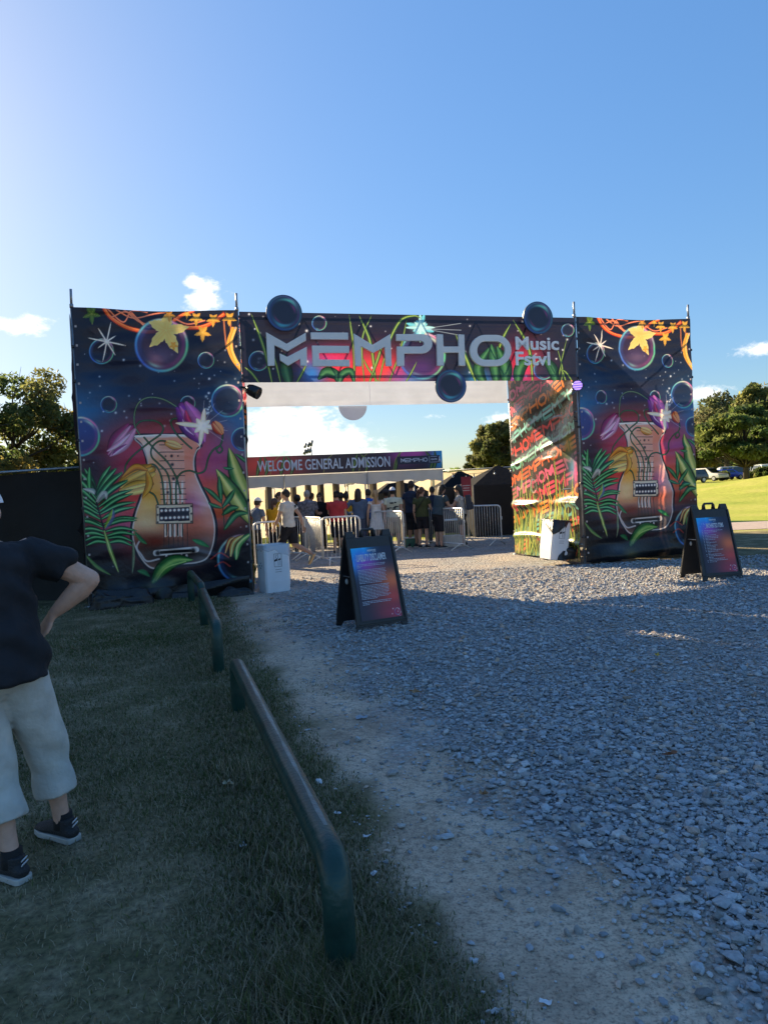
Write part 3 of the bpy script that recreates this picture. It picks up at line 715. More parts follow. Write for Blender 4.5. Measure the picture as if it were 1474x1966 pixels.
    p.leaf(BB([(254, 800), (250, 700), (252, 620)]), 30, (44, 140, 72), (30, 104, 60), (100, 190, 120), (10, 34, 24))
    p.leaf(BB([(285, 800), (270, 780), (205, 765)]), 30, (190, 200, 196), (150, 170, 170)); p.leaf(BB([(300, 860), (350, 800), (368, 840)]), 40, (200, 196, 196), (150, 140, 150), None, None, .8); p.leaf(BB([(360, 1030), (400, 960), (410, 900)]), 40, (150, 180, 60), (90, 110, 160), None, None, .8)
    p.stroke(BB([(300, 860), (350, 1040), (395, 1190), (450, 1335)]), 10, (40, 40, 52)); p.leaf(BB([(352, 1050), (395, 1190), (450, 1335)]), 26, (96, 140, 72), (140, 170, 92), (190, 205, 130))
    p.leaf(BB([(225, 1215), (300, 1290), (400, 1350)]), 22, (70, 120, 70), (104, 140, 84)); p.leaf(BB([(545, 1120), (548, 1230), (540, 1340)]), 18, (120, 140, 110), (90, 110, 90))
    # leaves at right
    big = dict(edge=(10, 34, 24))
    p.leaf(BB([(1340, 860), (1250, 690), (1190, 490)]), 96, (56, 120, 62), (150, 168, 82), (196, 200, 120), **big); p.leaf(BB([(1350, 1000), (1230, 820), (1105, 632)]), 104, (150, 164, 78), (70, 126, 66), (206, 208, 130), **big)
    for l, wd in (([(1330, 600), (1280, 560), (1230, 530)], 24), ([(1140, 850), (1130, 760), (1124, 680)], 34), ([(1140, 860), (1080, 800), (1020, 755)], 30), ([(1150, 890), (1200, 820), (1230, 770)], 34), ([(1140, 895), (1090, 880), (1050, 860)], 24), ([(1150, 940), (1200, 900), (1260, 890)], 40), ([(1160, 1040), (1240, 940), (1330, 930)], 40), ([(1220, 630), (1180, 630), (1150, 622)], 20)):
        p.leaf(BB(l), wd, (30, 84, 58), (44, 112, 70), (80, 150, 96), **big)
    p.stroke(BB([(1140, 840), (1155, 940), (1160, 1040)]), 6, (40, 60, 48))
    for k in range(3): p.leaf(BB([(1240-k*36, 1240-k*20), (1255-k*30, 1140-k*10), (1350-k*60, 1060+k*16)]), 52-k*12, ((40, 130, 74), (200, 150, 80), (196, 96, 60))[k], ((90, 160, 90), (150, 120, 70), (160, 70, 50))[k], (190, 205, 140), **big)
    for l in ([(1070, 1240), (1130, 1200), (1190, 1230)], [(1100, 1290), (1150, 1260), (1200, 1290)]): p.stroke(BB(l), 8, (190, 70, 60), .7)
    # striped leaf and skirts along the bottom
    l = [(680, 1395), (740, 1310), (830, 1250), (950, 1246)]
    p.leaf(BB(l), 88, (30, 100, 48), (58, 130, 56), (130, 175, 90), (10, 30, 18)); p.stroke(BB([(700, 1385), (770, 1300), (900, 1256)]), 7, (170, 200, 110), .8)
    p.leaf(BB([(580, 1320), (620, 1330), (660, 1360)]), 30, (40, 110, 70), (60, 130, 84)); p.glow(640, 1790, 120, 60, (50, 66, 72), .6)
    # soft dull blue and olive patches low on the print
    p.glow(500, 1800, 110, 40, (70, 96, 120), .55); p.glow(590, 1830, 60, 40, (120, 120, 70), .5)
    for r in range(20, nv-4, 36):                      # metal eyelets along both edges
        for c_ in (4, nu-8): p.C[r:r+4, c_:c_+4] = (150, 152, 155)
    return nu, nv, p.C

def header_art():
    nu, nv = 860, 170; Z0 = HEAD_Z
    u, v = np.meshgrid(np.linspace(0, 1, nu), np.linspace(0, 1, nv)); s_ = OPEN_W*u; z_ = Z0+(TOP_Z-Z0)*v
    X, Y = to_photo(gate_world(s_, 0*s_-.05, z_)); X = (X-440)*2.1057; Y = (Y-550)*2.1057
    p = Paint(X, Y, (27, 30, 48))
    for q in ((420, 330, 130, 70, (206, 52, 70), 1), (600, 340, 150, 90, (214, 60, 62), 1), (400, 290, 110, 45, (180, 48, 110), .8), (330, 350, 60, 60, (40, 110, 190), .95), (720, 380, 80, 40, (60, 130, 190), .9), (690, 350, 40, 50, (170, 60, 130), .7), (1015, 380, 60, 50, (40, 130, 190), .95), (1190, 330, 90, 100, (200, 50, 84), .95), (1150, 380, 60, 40, (110, 60, 160), .7), (160, 360, 90, 60, (30, 34, 56), .8), (930, 240, 150, 80, (26, 30, 50), .7)): p.glow(*q)
    p.dots(70, 60, 1400, 110, 390, 9, 4)
    p.bubble(780, 280, 98, 1.0, (40, 34, 66)); p.glow(775, 330, 60, 40, (70, 44, 110), .7)
    for b in ((360, 147, 31), (1374, 176, 27), (112, 300, 42), (1275, 335, 42)): p.bubble(*b, 1.0, (28, 38, 60))
    p.star(772, 165, 60, 8, (90, 190, 214), .3, None, .3); p.star(772, 165, 62, 8, (150, 220, 230), .2); p.glow(772, 170, 30, 24, (170, 220, 226), .8)
    for a in (-.16, .1, .3): p.stroke([(790, 170), (790+150*math.cos(a), 165+150*math.sin(a)*.7)], 2.4, (170, 200, 215), .7)
    G1, G2 = ((52, 104, 58), (30, 74, 52)); HI = (150, 176, 84); ed = (14, 34, 26)
    def gl(pts, w, wide=False): p.leaf(pts, w, (78, 122, 66), (40, 92, 58), HI if not wide else (70, 120, 74), ed if wide else None)
    for l, w_ in (([(170, 400), (135, 250), (82, 108)], 15), ([(122, 400), (85, 350), (55, 325)], 12), ([(205, 400), (180, 300), (140, 200)], 11), ([(262, 400), (290, 350), (310, 310)], 12), ([(503, 400), (502, 260), (482, 112)], 13), ([(545, 400), (535, 220), (575, 112)], 9), ([(592, 400), (570, 230), (522, 114)], 15), ([(560, 400), (600, 290), (625, 210)], 14),
                  ([(600, 400), (640, 240), (690, 140), (745, 118), (776, 128)], 13), ([(640, 400), (690, 260), (718, 130)], 10), ([(610, 400), (560, 330), (540, 290)], 9), ([(1005, 400), (960, 290), (915, 190)], 17), ([(1070, 330), (1105, 220), (1142, 148)], 14), ([(1232, 400), (1215, 250), (1150, 132)], 15), ([(1345, 400), (1352, 330), (1330, 245)], 7), ([(1335, 400), (1345, 320), (1372, 200)], 6), ([(1372, 400), (1355, 350), (1345, 330)], 8), ([(1400, 395), (1370, 350), (1350, 335)], 8), ([(705, 400), (735, 350), (760, 300)], 8)): gl(l, w_)
    for l, w_ in (([(240, 400), (225, 340), (215, 270)], 52), ([(1040, 400), (1010, 330), (1060, 240)], 46), ([(1085, 400), (1075, 300), (1062, 232)], 52), ([(1120, 400), (1118, 320), (1085, 240)], 56), ([(1170, 400), (1180, 330), (1230, 275)], 50), ([(1330, 400), (1310, 330), (1270, 285)], 44), ([(360, 370), (390, 345), (430, 360), (440, 400)], 44), ([(440, 400), (455, 355), (490, 345), (505, 400)], 34)): p.leaf(l, w_, (40, 92, 66), (26, 66, 50), (64, 120, 80), (12, 34, 28))
    return nu, nv, p.C

LETTER = {  # strokes on a 1 x 1 cell
    'M': [(0, 0, 0, 1), (0, 1, .5, .55), (.5, .55, 1, 1), (1, .72, 1, 0), (.35, .38, .55, .22), (.55, .22, 1, .66)], 'E': [(0, 1, 1, 1), (0, .5, 1, .5), (0, 0, 1, 0), (0, .5, 0, 0)],
    'm': [(0, 0, 0, 1), (0, 1, .5, .5), (.5, .5, 1, 1), (1, 1, 1, 0)], 'P': [(0, 1, .85, 1), (.85, 1, 1, .75), (1, .75, .85, .45), (.85, .45, 0, .45), (0, .45, 0, 0)],
    'H': [(0, 0, 0, 1), (1, 0, 1, 1), (0, .5, 1, .5)], 'O': [(.25, 1, .75, 1), (.75, 1, 1, .65), (1, .65, 1, .35), (1, .35, .75, 0), (.75, 0, .25, 0), (.25, 0, 0, .35), (0, .35, 0, .65), (0, .65, .25, 1)]}
def side_art(W_, H_):
    nu, nv = 330, 420
    u, v = np.meshgrid(np.linspace(0, 1, nu), np.linspace(0, 1, nv)); p = Paint(W_*u, H_*v, (50, 46, 48))
    pal = [(224, 78, 78), (96, 186, 182), (232, 132, 52), (226, 70, 104), (214, 96, 140), (236, 110, 60), (110, 190, 170)]
    ca, sa = math.cos(.23), math.sin(.23); word = 'MEmPHO'; cw, ch, gap = .30, .19, .085
    for row in range(-6, 22):
        col = pal[row % len(pal)]; off = ((row*.77) % 1.0)*2.1
        for k in range(-14, 22):
            i = k % 6; lx = k*(cw+gap)-off; ly = row*(ch+.12)
            cx, cy = ca*lx-sa*ly, sa*lx+ca*ly
            if not (-.5 < cx < W_+.2 and -.3 < cy < H_+.2): continue
            cc = np.array(col)*(.86+.14*math.sin(k*1.7+row))
            for (a, b, c, d) in LETTER[word[i]]:
                q = [(lx+a*cw, ly+b*ch), (lx+c*cw, ly+d*ch)]
                p.stroke([(ca*x-sa*y, sa*x+ca*y) for x, y in q], .058, cc, 1, False)
    rs = np.random.RandomState(5)
    p.glow(W_*.12, .25, .6, .7, (120, 140, 60), .45); p.glow(W_*.8, .3, .5, .6, (150, 120, 60), .4); p.glow(W_*.92, 1.9, .22, .35, (60, 130, 190), .8); p.glow(W_*.97, 1.75, .1, .25, (220, 60, 130), .8); p.glow(W_*.9, 2.35, .25, .3, (180, 190, 70), .6)
    for i in range(5): p.leaf([(.4+i*.5, .05), (.5+i*.5, .6), (.75+i*.45, .95)], .28, (60, 110, 60), (40, 84, 52), (90, 140, 80), (20, 50, 34), .85)
    for i in range(70):
        x = rs.uniform(0, W_); h = rs.uniform(.4, 1.9)*(1 if rs.uniform() < .7 else 1.3); dx = rs.uniform(-.35, .35)
        c = ((120, 165, 60), (150, 185, 80), (86, 140, 60))[i % 3]
        p.leaf([(x, 0), (x+dx*.4, h*.55), (x+dx, h)], rs.uniform(.025, .06), c, tuple(np.array(c)*.75), (190, 205, 110))
    p.bubble(W_*.36, 1.55, .16, .9); p.bubble(W_*.5, 2.6, .2, .6)
    g = p.C.mean(-1, keepdims=True); return nu, nv, g*.1+p.C*.9

def folds(u, v, seed, a=1.0):
    """sagging tied vinyl: horizontal tension folds, diagonal pulls from the corners, slack at the foot"""
    h = .006*vnoise(u*3, v*40, seed)+.004*vnoise(u*7+v*6, v*80, seed+1)+.008*vnoise(u*3.5, v*4.5, seed+2)
    h = h+.012*np.exp(-((np.sin(v*19+u*1.2+vnoise(u*4, v*2, seed+6)*.5))/.16)**2)*np.clip(vnoise(u*5, v*7, seed+7), 0, 1)
    h = h+.016*np.sin((u*1.1+v*1.6)*16+vnoise(u*4, v*4, seed+3)*1.2)*np.exp(-((v-.83)/.12)**2)*np.clip(1-u, 0, 1)
    h = h+.045*np.exp(-(v/.06)**2)*vnoise(u*14, v*20, seed+4)
    return a*h*np.clip(np.sin(np.pi*np.clip(u, 0, 1))*3, .12, 1)

M_VINYL = M('printed_vinyl', None, .36, .06, 5, .4, 16, attr='Col', trans=.22, spec=.4, gain=1.5)
M_GLOSSVINYL = M('glossy_printed_vinyl', None, .27, .05, 5, .6, 7, attr='Col', trans=.2, spec=.85, gain=1.15)
M_POLE = M('galvanised_pole', (.34, .35, .36), .42, .25, 9, .15, 60, metal=.75)
M_POLEDARK = M('dark_clamp', (.05, .05, .055), .55, .2, 20, metal=.4)
M_LETTER = M('painted_letter_board', (.70, .71, .70), .5, .06, 4)
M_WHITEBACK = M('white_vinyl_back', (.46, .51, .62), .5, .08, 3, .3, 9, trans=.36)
M_BLACKCLOTH = M('black_plastic', (.012, .012, .014), .38, .3, 6, .6, 22)

gate = empty('entrance_gate', (GATE_P[0], GATE_P[1], 0), GATE_A, 'wide scaffold entrance gate wrapped in colourful printed banners over the gravel yard', 'entrance gate')
# scaffold
def post(x, y, z1=TOP_Z+.02):
    mb = MB(); mb.tube([(x, y, 0), (x, y, z1)], .024, 10); mb.box((x, y, .01), (.15, .15, .02))
    o = mb.build('scaffold_post', M_POLE, gate, True)
    mp_ = MB(); mp_.tube([(x, y, z1), (x, y, z1+.06)], .03, 10); mp_.tube([(x, y, z1+.06), (x+.004, y, z1+.30)], .02, 10)
    mp_.build('coupling_pin', M_POLE, o, True)
    for z in (.55, 1.6, 2.7, 3.65, 4.2): MB().box((x, y, z), (.075, .075, .045)).build('clamp', M_POLEDARK, o, False, .008)
xs_ = (-TOW_W, 0.0, OPEN_W, OPEN_W+TOW_W)
for x in xs_:
    for y in (0.0, DEEP): post(x, y)
for (x0, x1) in ((-TOW_W, 0), (OPEN_W, OPEN_W+TOW_W)):
    for y in (.06, DEEP-.06):
        for (za, zb) in ((.3, 2.2), (2.2, .3), (2.5, 4.5), (4.5, 2.5)):
            MB().tube([(x0, y+(.03 if za > zb else 0), za), (x1, y+(.03 if za > zb else 0), zb)], .017, 6).build('scaffold_brace', M_POLE, gate, True)
        for z in (1.55, 3.1, 4.74): MB().tube([(x0, y, z), (x1, y, z)], .02, 8).build('scaffold_ledger', M_POLE, gate, True)
    for x in (x0, x1):
        for z in (.4, 1.5, 3.0, 4.68):
            MB().tube([(x, 0, z), (x, DEEP, z)], .02, 8).build('scaffold_ledger', M_POLE, gate, True)
for (x, y) in ((0, .05),): MB().tube([(0, y, HEAD_Z+.14), (OPEN_W, y, HEAD_Z+.14)], .024, 8).build('header_truss_tube', M_POLE, gate, True)
for y in (.05, DEEP+.10): MB().tube([(0, y, TOP_Z-.06), (OPEN_W, y, TOP_Z-.06)], .024, 8).build('header_truss_tube', M_POLE, gate, True)
mb = MB()
for i in range(12):
    a, b = i*OPEN_W/12, (i+1)*OPEN_W/12; mb.tube([(a, .05, HEAD_Z+.14 if i % 2 else TOP_Z-.06), (b, .05, TOP_Z-.06 if i % 2 else HEAD_Z+.14)], .014, 6)
mb.build('header_truss_lattice', M_POLE, gate, True)

# front banners of both towers (same print, differently slack)
nu, nv, TC = tower_art()
def tower_pos(x0, seed):
    def f(u, v):
        edge_in = .035*np.sin(np.pi*v*5)**2*np.where(u < .5, 1, -1)*np.clip(np.abs(u-.5)*2-.9, 0, 1)*10*.5
        x = x0+TOW_W*u+edge_in*.6; y = -.055-2.2*folds(u, v, seed); z = .06+(TOP_Z-.06)*v+.02*np.cos(u*2*np.pi*1)*(v > .995)
        return np.stack([x, y, z], -1)
    return f
me = grid_mesh('tower_banner', nu, nv, tower_pos(-TOW_W, 51), TC)
tag(link('tower_banner', me, gate, [M_VINYL]), 'tall printed banner nearest the viewer, guitar shaped vase with flowers, palm leaves and bubbles')
me = grid_mesh('tower_banner', nu, nv, tower_pos(OPEN_W, 77), TC)
tag(link('tower_banner', me, gate, [M_VINYL]), 'tall printed banner beyond the opening, guitar shaped vase with flowers and bubbles')
nu, nv, HC = header_art()
def head_pos(u, v): return np.stack([.03+(OPEN_W-.06)*u, -.045-.25*folds(u, v, 91)*np.clip(np.sin(np.pi*v)*2, 0, 1), HEAD_Z+(TOP_Z-HEAD_Z)*v], -1)
header = tag(link('header_banner', grid_mesh('header_banner', nu, nv, head_pos, HC), gate, [M_VINYL]), 'dark starry banner across the top with grass blades and bubbles')
# raised board letters of the name across the header
def gp(x, y): return on_gate(x, y, -.09)
def S(x, y): return (500+x/4.9133, 590+y/4.9133)
def Hc(x, y): return (440+x/2.1057, 550+y/2.1057)
def arc(cx, cy, rx, ry, a0, a1, n=10): return [(cx+rx*math.cos(a0+(a1-a0)*i/n), cy+ry*math.sin(a0+(a1-a0)*i/n)) for i in range(n+1)]
LET = [[('S', [(50, 235), (245, 345), (425, 240), (427, 315), (250, 418), (130, 358), (133, 552), (68, 555)]), ('S', [(178, 435), (250, 468), (435, 372), (437, 553), (375, 553), (371, 487), (258, 553), (183, 502)])],
       [('S', [(470, 238), (823, 240), (826, 307), (473, 303)]), ('S', [(482, 362), (833, 365), (835, 432), (550, 432), (553, 493), (838, 495), (840, 558), (490, 556)])],
       [('S', [(875, 247), (1052, 355), (1222, 252), (1235, 556), (1178, 556), (1167, 375), (1058, 432), (945, 368), (950, 558), (890, 556)])],
       [('H', [(673, 193), (776, 193)]+arc(776, 232.5, 43, 39.5, -1.45, 1.45)+[(776, 272), (706, 272), (706, 322), (676, 322), (675, 243), (768, 243)]+arc(768, 231.5, 17, 11.5, 1.4, -1.4)+[(673, 220)])],
       [('H', [(836, 193), (862, 194), (864, 243), (925, 243), (924, 194), (948, 195), (952, 321), (926, 321), (925, 268), (865, 268), (866, 321), (838, 321)])]]
def plate(polys, name, y0=-.12, y1=-.065):
    mb = MB()
    for kind, pl in polys:
        q = [gp(*(S(*a) if kind == 'S' else Hc(*a))) for a in pl]
        mb.prism(q, lambda u, v, d: (u, d, v), y0, y1)
    return mb.build(name, M_LETTER, header, False, .006)
for l in LET: plate(l, 'raised_letter')
mb = MB(); o1 = [gp(*Hc(*a)) for a in arc(1032, 259.5, 62, 63.5, 1.571, 4.712, 14)+arc(1076, 259.5, 62, 63.5, -1.571, 1.571, 14)]
i1 = [gp(*Hc(*a)) for a in arc(1032, 259.5, 32, 37, 1.571, 4.712, 14)+arc(1076, 259.5, 36, 37, -1.571, 1.571, 14)]
n = len(o1); vs_ = [(u, d, v) for d in (-.12, -.065) for pl in (o1, i1) for (u, v) in pl]
fs_ = []
for i in range(n):
    j = (i+1) % n
    fs_ += [(i, j, n+j, n+i), (2*n+i, 3*n+i, 3*n+j, 2*n+j), (i, 2*n+i, 2*n+j, j), (n+i, n+j, 3*n+j, 3*n+i)]
mb.add(vs_, fs_).build('raised_letter', M_LETTER, header, False, .006)
def header_text(body, x0, x1, ytop, ybot):
    (a, zb) = gp(*Hc(x0, ybot)); (b, _) = gp(*Hc(x1, ybot)); (_, zt) = gp(*Hc(x0, ytop))
    fit_text(body, b-a, zt-zb, lambda u, q, d: (a+u, -.10-d, zb+q), .02, M('white_lettering', (.86, .86, .85), .5, .05), header, 'lettering', .022)
header_text('Music', 1156, 1330, 203, 257); header_text('Fstvl', 1156, 1295, 264, 320)
# bubble cut-outs fixed to the header
def disc(name, cx, cz, rx, rz, y, parent, mats, ph=0.0, white=False):
    nr, nt_ = 22, 64; rr = np.linspace(0.0, 1, nr); tt = np.linspace(0, 2*np.pi, nt_, endpoint=False)
    Rr, T = np.meshgrid(rr, tt, indexing='ij'); X, Y = Rr*np.cos(T), -Rr*np.sin(T)
    p = Paint(X, Y, (20, 26, 46)); p.px = .03
    p.glow(0, 0, .7, .7, (24, 28, 52), .8); p.bubble(0, 0, 1.0, .9, None, ph)
    d = np.hypot(X, Y); w = (slice(None), slice(None))
    p.blend(w, np.clip(np.exp(-((d-.95)/.06)**2)*.8, 0, 1), np.array((26, 44, 84.)))
    p.blend(w, np.clip(np.exp(-((d-.74)/.07)**2)*np.exp(-((T-1.15)/.75)**2), 0, 1), np.array((110, 190, 165.)))
    p.blend(w, np.clip(np.exp(-((d-.60)/.06)**2)*np.exp(-((T-.5)/.5)**2)*.8, 0, 1), np.array((170, 50, 110.)))
    p.blend(w, np.clip(np.exp(-((d-.70)/.07)**2)*np.exp(-((T-4.5)/.8)**2), 0, 1), np.array((70, 150, 165.)))
    p.blend(w, np.clip(np.exp(-((d-.58)/.05)**2)*np.exp(-((T-3.9)/.5)**2)*.8, 0, 1), np.array((150, 50, 90.)))
    i = np.arange(nr*nt_).reshape(nr, nt_); j = np.roll(i, -1, 1)
    Vf = np.stack([cx+X*rx, np.full(X.shape, y-.02), cz-Y*rz], -1).reshape(-1, 3)
    F = np.stack([i[:-1], i[1:], j[1:], j[:-1]], -1).reshape(-1, 4)
    Vb = np.stack([cx+X[-1]*rx, np.full(nt_, y+.02), cz-Y[-1]*rz], -1); b0 = nr*nt_
    rim = np.stack([i[-1], np.arange(nt_)+b0, np.roll(np.arange(nt_)+b0, -1), j[-1]], -1)
    Vc = np.vstack([Vf, Vb, [[cx, y+.02, cz]]]); ctr = np.full(nt_, b0+nt_)
    cap = np.stack([np.arange(nt_)+b0, ctr, ctr, np.roll(np.arange(nt_)+b0, -1)], -1)
    col = np.vstack([np.array((.85, 1.1, 1.15))*s2l(np.clip(p.C.reshape(-1, 3), 0, 255)), np.tile(s2l((24, 34, 60)), (nt_+1, 1))])
    pl = [tuple(f) for f in F]+[tuple(f) for f in rim]+[(int(a), int(b), int(d_)) for a, b, _, d_ in cap]
    me = bpy.data.meshes.new(name); me.from_pydata([tuple(v) for v in Vc], [], pl); set_col(me, col); me.update()
    return link(name, me, parent, mats)
M_DISC = M('bubble_print', None, .4, .05, 5, attr='Col', gain=1.3)
for (cx, cy, rx, rz, ph, lab) in ((222, 107, 73, 72, 0.4, 'round bubble cut-out above the first letter'), (1247, 127, 60, 65, 0.2, 'round bubble cut-out above the smaller words'), (895, 402, 62, 66, 3.2, 'round bubble cut-out hanging over the header lower edge')):
    s0, z0 = on_gate(*Hc(cx, cy), -.16); s1, _ = on_gate(*Hc(cx+rx, cy), -.16); _, z1 = on_gate(*Hc(cx, cy-rz), -.16)
    tag(disc('bubble_disc', s0, z0, (s1-s0+z1-z0)/2, (s1-s0+z1-z0)/2, -.16, header, [M_DISC], ph), lab)
# rear header seen from its plain white back
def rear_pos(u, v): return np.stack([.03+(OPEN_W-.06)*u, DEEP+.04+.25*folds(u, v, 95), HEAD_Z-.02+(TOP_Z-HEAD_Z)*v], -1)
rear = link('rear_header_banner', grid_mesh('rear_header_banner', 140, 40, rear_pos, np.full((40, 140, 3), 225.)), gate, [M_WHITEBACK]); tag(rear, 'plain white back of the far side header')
s0, z0 = on_gate(677, 779, DEEP+.09); s1, _ = on_gate(704, 779, DEEP+.09)
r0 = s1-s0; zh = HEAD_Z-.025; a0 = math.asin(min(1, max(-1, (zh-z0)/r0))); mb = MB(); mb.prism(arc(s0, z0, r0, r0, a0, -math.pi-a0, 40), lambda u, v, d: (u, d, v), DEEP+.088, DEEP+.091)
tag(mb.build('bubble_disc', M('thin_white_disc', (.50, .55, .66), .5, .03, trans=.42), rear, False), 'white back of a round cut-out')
MB().box((3.05, DEEP+.03, HEAD_Z+.3), (.006, .004, .64)).build('banner_seam', M('seam_thread', (.8, .8, .8), .6), rear)
# glossy side banners lining the passage
nu, nv, SCOL = side_art(DEEP, TOP_Z-.1)
def side_pos(x, sg, seed):
    def f(u, v):
        h = 1.5*folds(u, v, seed)+.03*np.exp(-((v-.2)/.012)**2)*sg*0
        bul = .05*np.sin(u*9+v*7)*np.exp(-((v-.6)/.2)**2)+.032*np.sin(v*25-u*6+1.5*vnoise(u*3, v*4, seed+20))*np.clip(np.sin(np.pi*u)*2.5, 0, 1)+.03*vnoise(u*5+v*2, v*9, seed+9)*np.clip(np.sin(np.pi*u)*3, 0, 1)
        bul = bul+(.09+.05*vnoise(u*6, v*0, seed+3))*np.exp(-((v-.235-.02*u-.004*vnoise(u*9, v*0, seed+4))/.016)**2)+.05*np.exp(-((v-.085-.01*np.sin(u*5))/.012)**2)+.02*np.exp(-((v-.43-.12*u)/.01)**2)+.02*np.exp(-((v-.55-.16*u)/.012)**2)
        return np.stack([x+sg*(.05+h+bul*.8), .06+(DEEP-.1)*(1-u)+0*v, .05+(TOP_Z-.1)*v], -1)
    return f
tag(link('side_banner', grid_mesh('side_banner', nu, nv, side_pos(OPEN_W, -1, 61), SCOL), gate, [M_GLOSSVINYL]), 'sunlit shiny side banner with repeated slanted words and painted grass')
def side_pos2(u, v):
    q = side_pos(0.0, 1, 63)(1-u, v); return q
tag(link('side_banner', grid_mesh('side_banner', nu, nv, side_pos2, SCOL), gate, [M_GLOSSVINYL]), 'side banner turned away into the passage')
# plain outer sides and backs of the towers
M_OUT = M('dark_printed_back', (.03, .034, .05), .5, .2, 3, .2, 20, trans=.3)
for (x, sg, sd_) in ((-TOW_W, -1, 71), (OPEN_W+TOW_W, 1, 72)):
    tag(link('outer_side_banner', grid_mesh('outer_side_banner', 40, 60, side_pos(x, sg, sd_), np.full((60, 40, 3), 40.)), gate, [M_OUT]), 'dark outer side cloth of a tower')
for (x0, sd_) in ((-TOW_W, 73), (OPEN_W, 74)):
    def bp_(u, v): return np.stack([x0+.05+(TOW_W-.1)*u, DEEP+.05+folds(u, v, sd_), .06+(TOP_Z-.06)*v], -1)
    tag(link('rear_tower_banner', grid_mesh('rear_tower_banner', 40, 60, bp_, np.full((60, 40, 3), 40.)), gate, [M_OUT]), 'rear cloth of a tower')

# black weighted plastic bags at the feet of the towers
def lump_mesh(name, w_, d_, h_, seed, mat, parent=None):
    nr, nc = 26, 44; V = []
    u, t = np.meshgrid(np.linspace(0, math.pi/2, nr), np.linspace(0, 2*np.pi, nc, endpoint=False), indexing='ij')
    r = np.cos(u)**.55; x = r*np.cos(t); y = r*np.sin(t); z = np.sin(u)
    k = 1+.16*vnoise(x*3+z, y*3, seed)+.06*vnoise(x*9, y*9+z*8, seed+1)
    V = np.stack([x*k*w_/2, y*k*d_/2, np.maximum(z*h_*(1+.2*vnoise(x*4, y*4, seed+2))-.01, -.01)], -1).reshape(-1, 3)
    i = np.arange(nr*nc).reshape(nr, nc); j = np.roll(i, -1, 1)
    F = np.stack([i[:-1], j[:-1], j[1:], i[1:]], -1).reshape(-1, 4)
    return np_mesh(name, V, F, None, True)
def ballast(px, py, w_, d_, h_, seed, label):
    g = G(px, py); me = lump_mesh('ballast_bag', w_, d_, h_, seed, None); o = link('ballast_bag', me, None, [M_BLACKCLOTH]); o.location = (g[0], g[1], gz(g[0], g[1])); o.rotation_euler = (0, 0, GATE_A)
    return tag(o, label, 'ballast bag', 'black ballast bags at the tower feet')
ballast(225, 1168, .95, .38, .27, 3, 'wide black ballast bag under the corner nearest the standing man')
ballast(452, 1146, .55, .22, .13, 5, 'flat black ballast bag at the foot of the near tower beside the white bin')
ballast(1165, 1078, .72, .3, .2, 7, 'black ballast bag in front of the far tower')
# thin black skirt hanging below the near banner
def skirt(u, v): return np.stack([-TOW_W+.05+(TOW_W-.1)*u, -.09-.05*vnoise(u*9, v*3, 83)-.05*(1-v), .0+.30*v+.05*vnoise(u*5, v*0, 84)*(v > .5)], -1)
tag(link('black_skirt', grid_mesh('black_skirt', 90, 12, skirt, np.full((12, 90, 3), 8.)), gate, [M_BLACKCLOTH]), 'crumpled black plastic skirt at the near tower foot')

# stage lamps clamped to the gate posts
def lamp(label, px, py, n_, lit, aim, size=.13):
    s_, z_ = on_gate(px, py, n_); w_ = gate_world(np.array(s_), np.array(n_), np.array(z_))
    t = empty('stage_lamp', w_, GATE_A, label, 'stage lamp', 'stage lamps clamped to the gate posts')
    rot = Vector(aim).to_track_quat('Z', 'Y').to_matrix()
    m = M('lamp_body', (.012, .012, .014), .35, .2, 20)
    mb = MB(); ring = [(-.12, .55), (-.115, .8), (-.05, 1.0), (.05, 1.06), (.10, 1.06), (.105, .97)]
    n_seg = 20; q = []
    for (h, r) in ring:
        for k in range(n_seg): q.append(rot @ Vector((r*size*math.cos(6.283*k/n_seg), r*size*math.sin(6.283*k/n_seg), h)))
    f = [(i*n_seg+k, i*n_seg+(k+1) % n_seg, (i+1)*n_seg+(k+1) % n_seg, (i+1)*n_seg+k) for i in range(len(ring)-1) for k in range(n_seg)]
    f.append(tuple(range(n_seg))); mb.add(q, f); mb.build('lamp_housing', m, t, True)
    ml = M('lit_violet_lens', (.5, .4, .8), .3, .1, emit=(.42, .25, 1.0), estr=.55) if lit else M('dark_lens', (.03, .03, .035), .15, .1)
    q = [rot @ Vector((.95*size*math.cos(6.283*k/n_seg), .95*size*math.sin(6.283*k/n_seg), .095)) for k in range(n_seg)]+[rot @ Vector((0, 0, .11))]
    ln_ = MB().add(q, [(k, (k+1) % n_seg, n_seg) for k in range(n_seg)]).build('lamp_lens', ml, t, True)
    if lit:
        mb = MB()
        for i in range(-2, 3): mb.box(rot @ Vector((0, i*.045, .116)), (.2-.03*abs(i), .012, .006), rot)
        mb.build('led_strip', M('lens_bars', (.05, .04, .09), .4), ln_)
    mb = MB(); sd_ = rot @ Vector((1, 0, 0)); bk = rot @ Vector((0, 0, -.2))
    mb.tube([sd_*size*1.1, sd_*size*1.12+bk*.8, -sd_*size*1.12+bk*.8, -sd_*size*1.1], .012, 6); mb.tube([bk*.8, bk*.8+Vector((-.12 if not lit else .1, .05, .02))], .02, 6)
    mb.build('yoke', m, t, True)
    return t
lamp('black unlit stage lamp hanging under the header beside the near tower', 487, 751, -.15, False, (.75, -.45, -.45), .1)
lamp('stage lamp with glowing violet lens on the far tower post', 1109, 740, -.16, True, (-.55, -.8, -.1), .095)

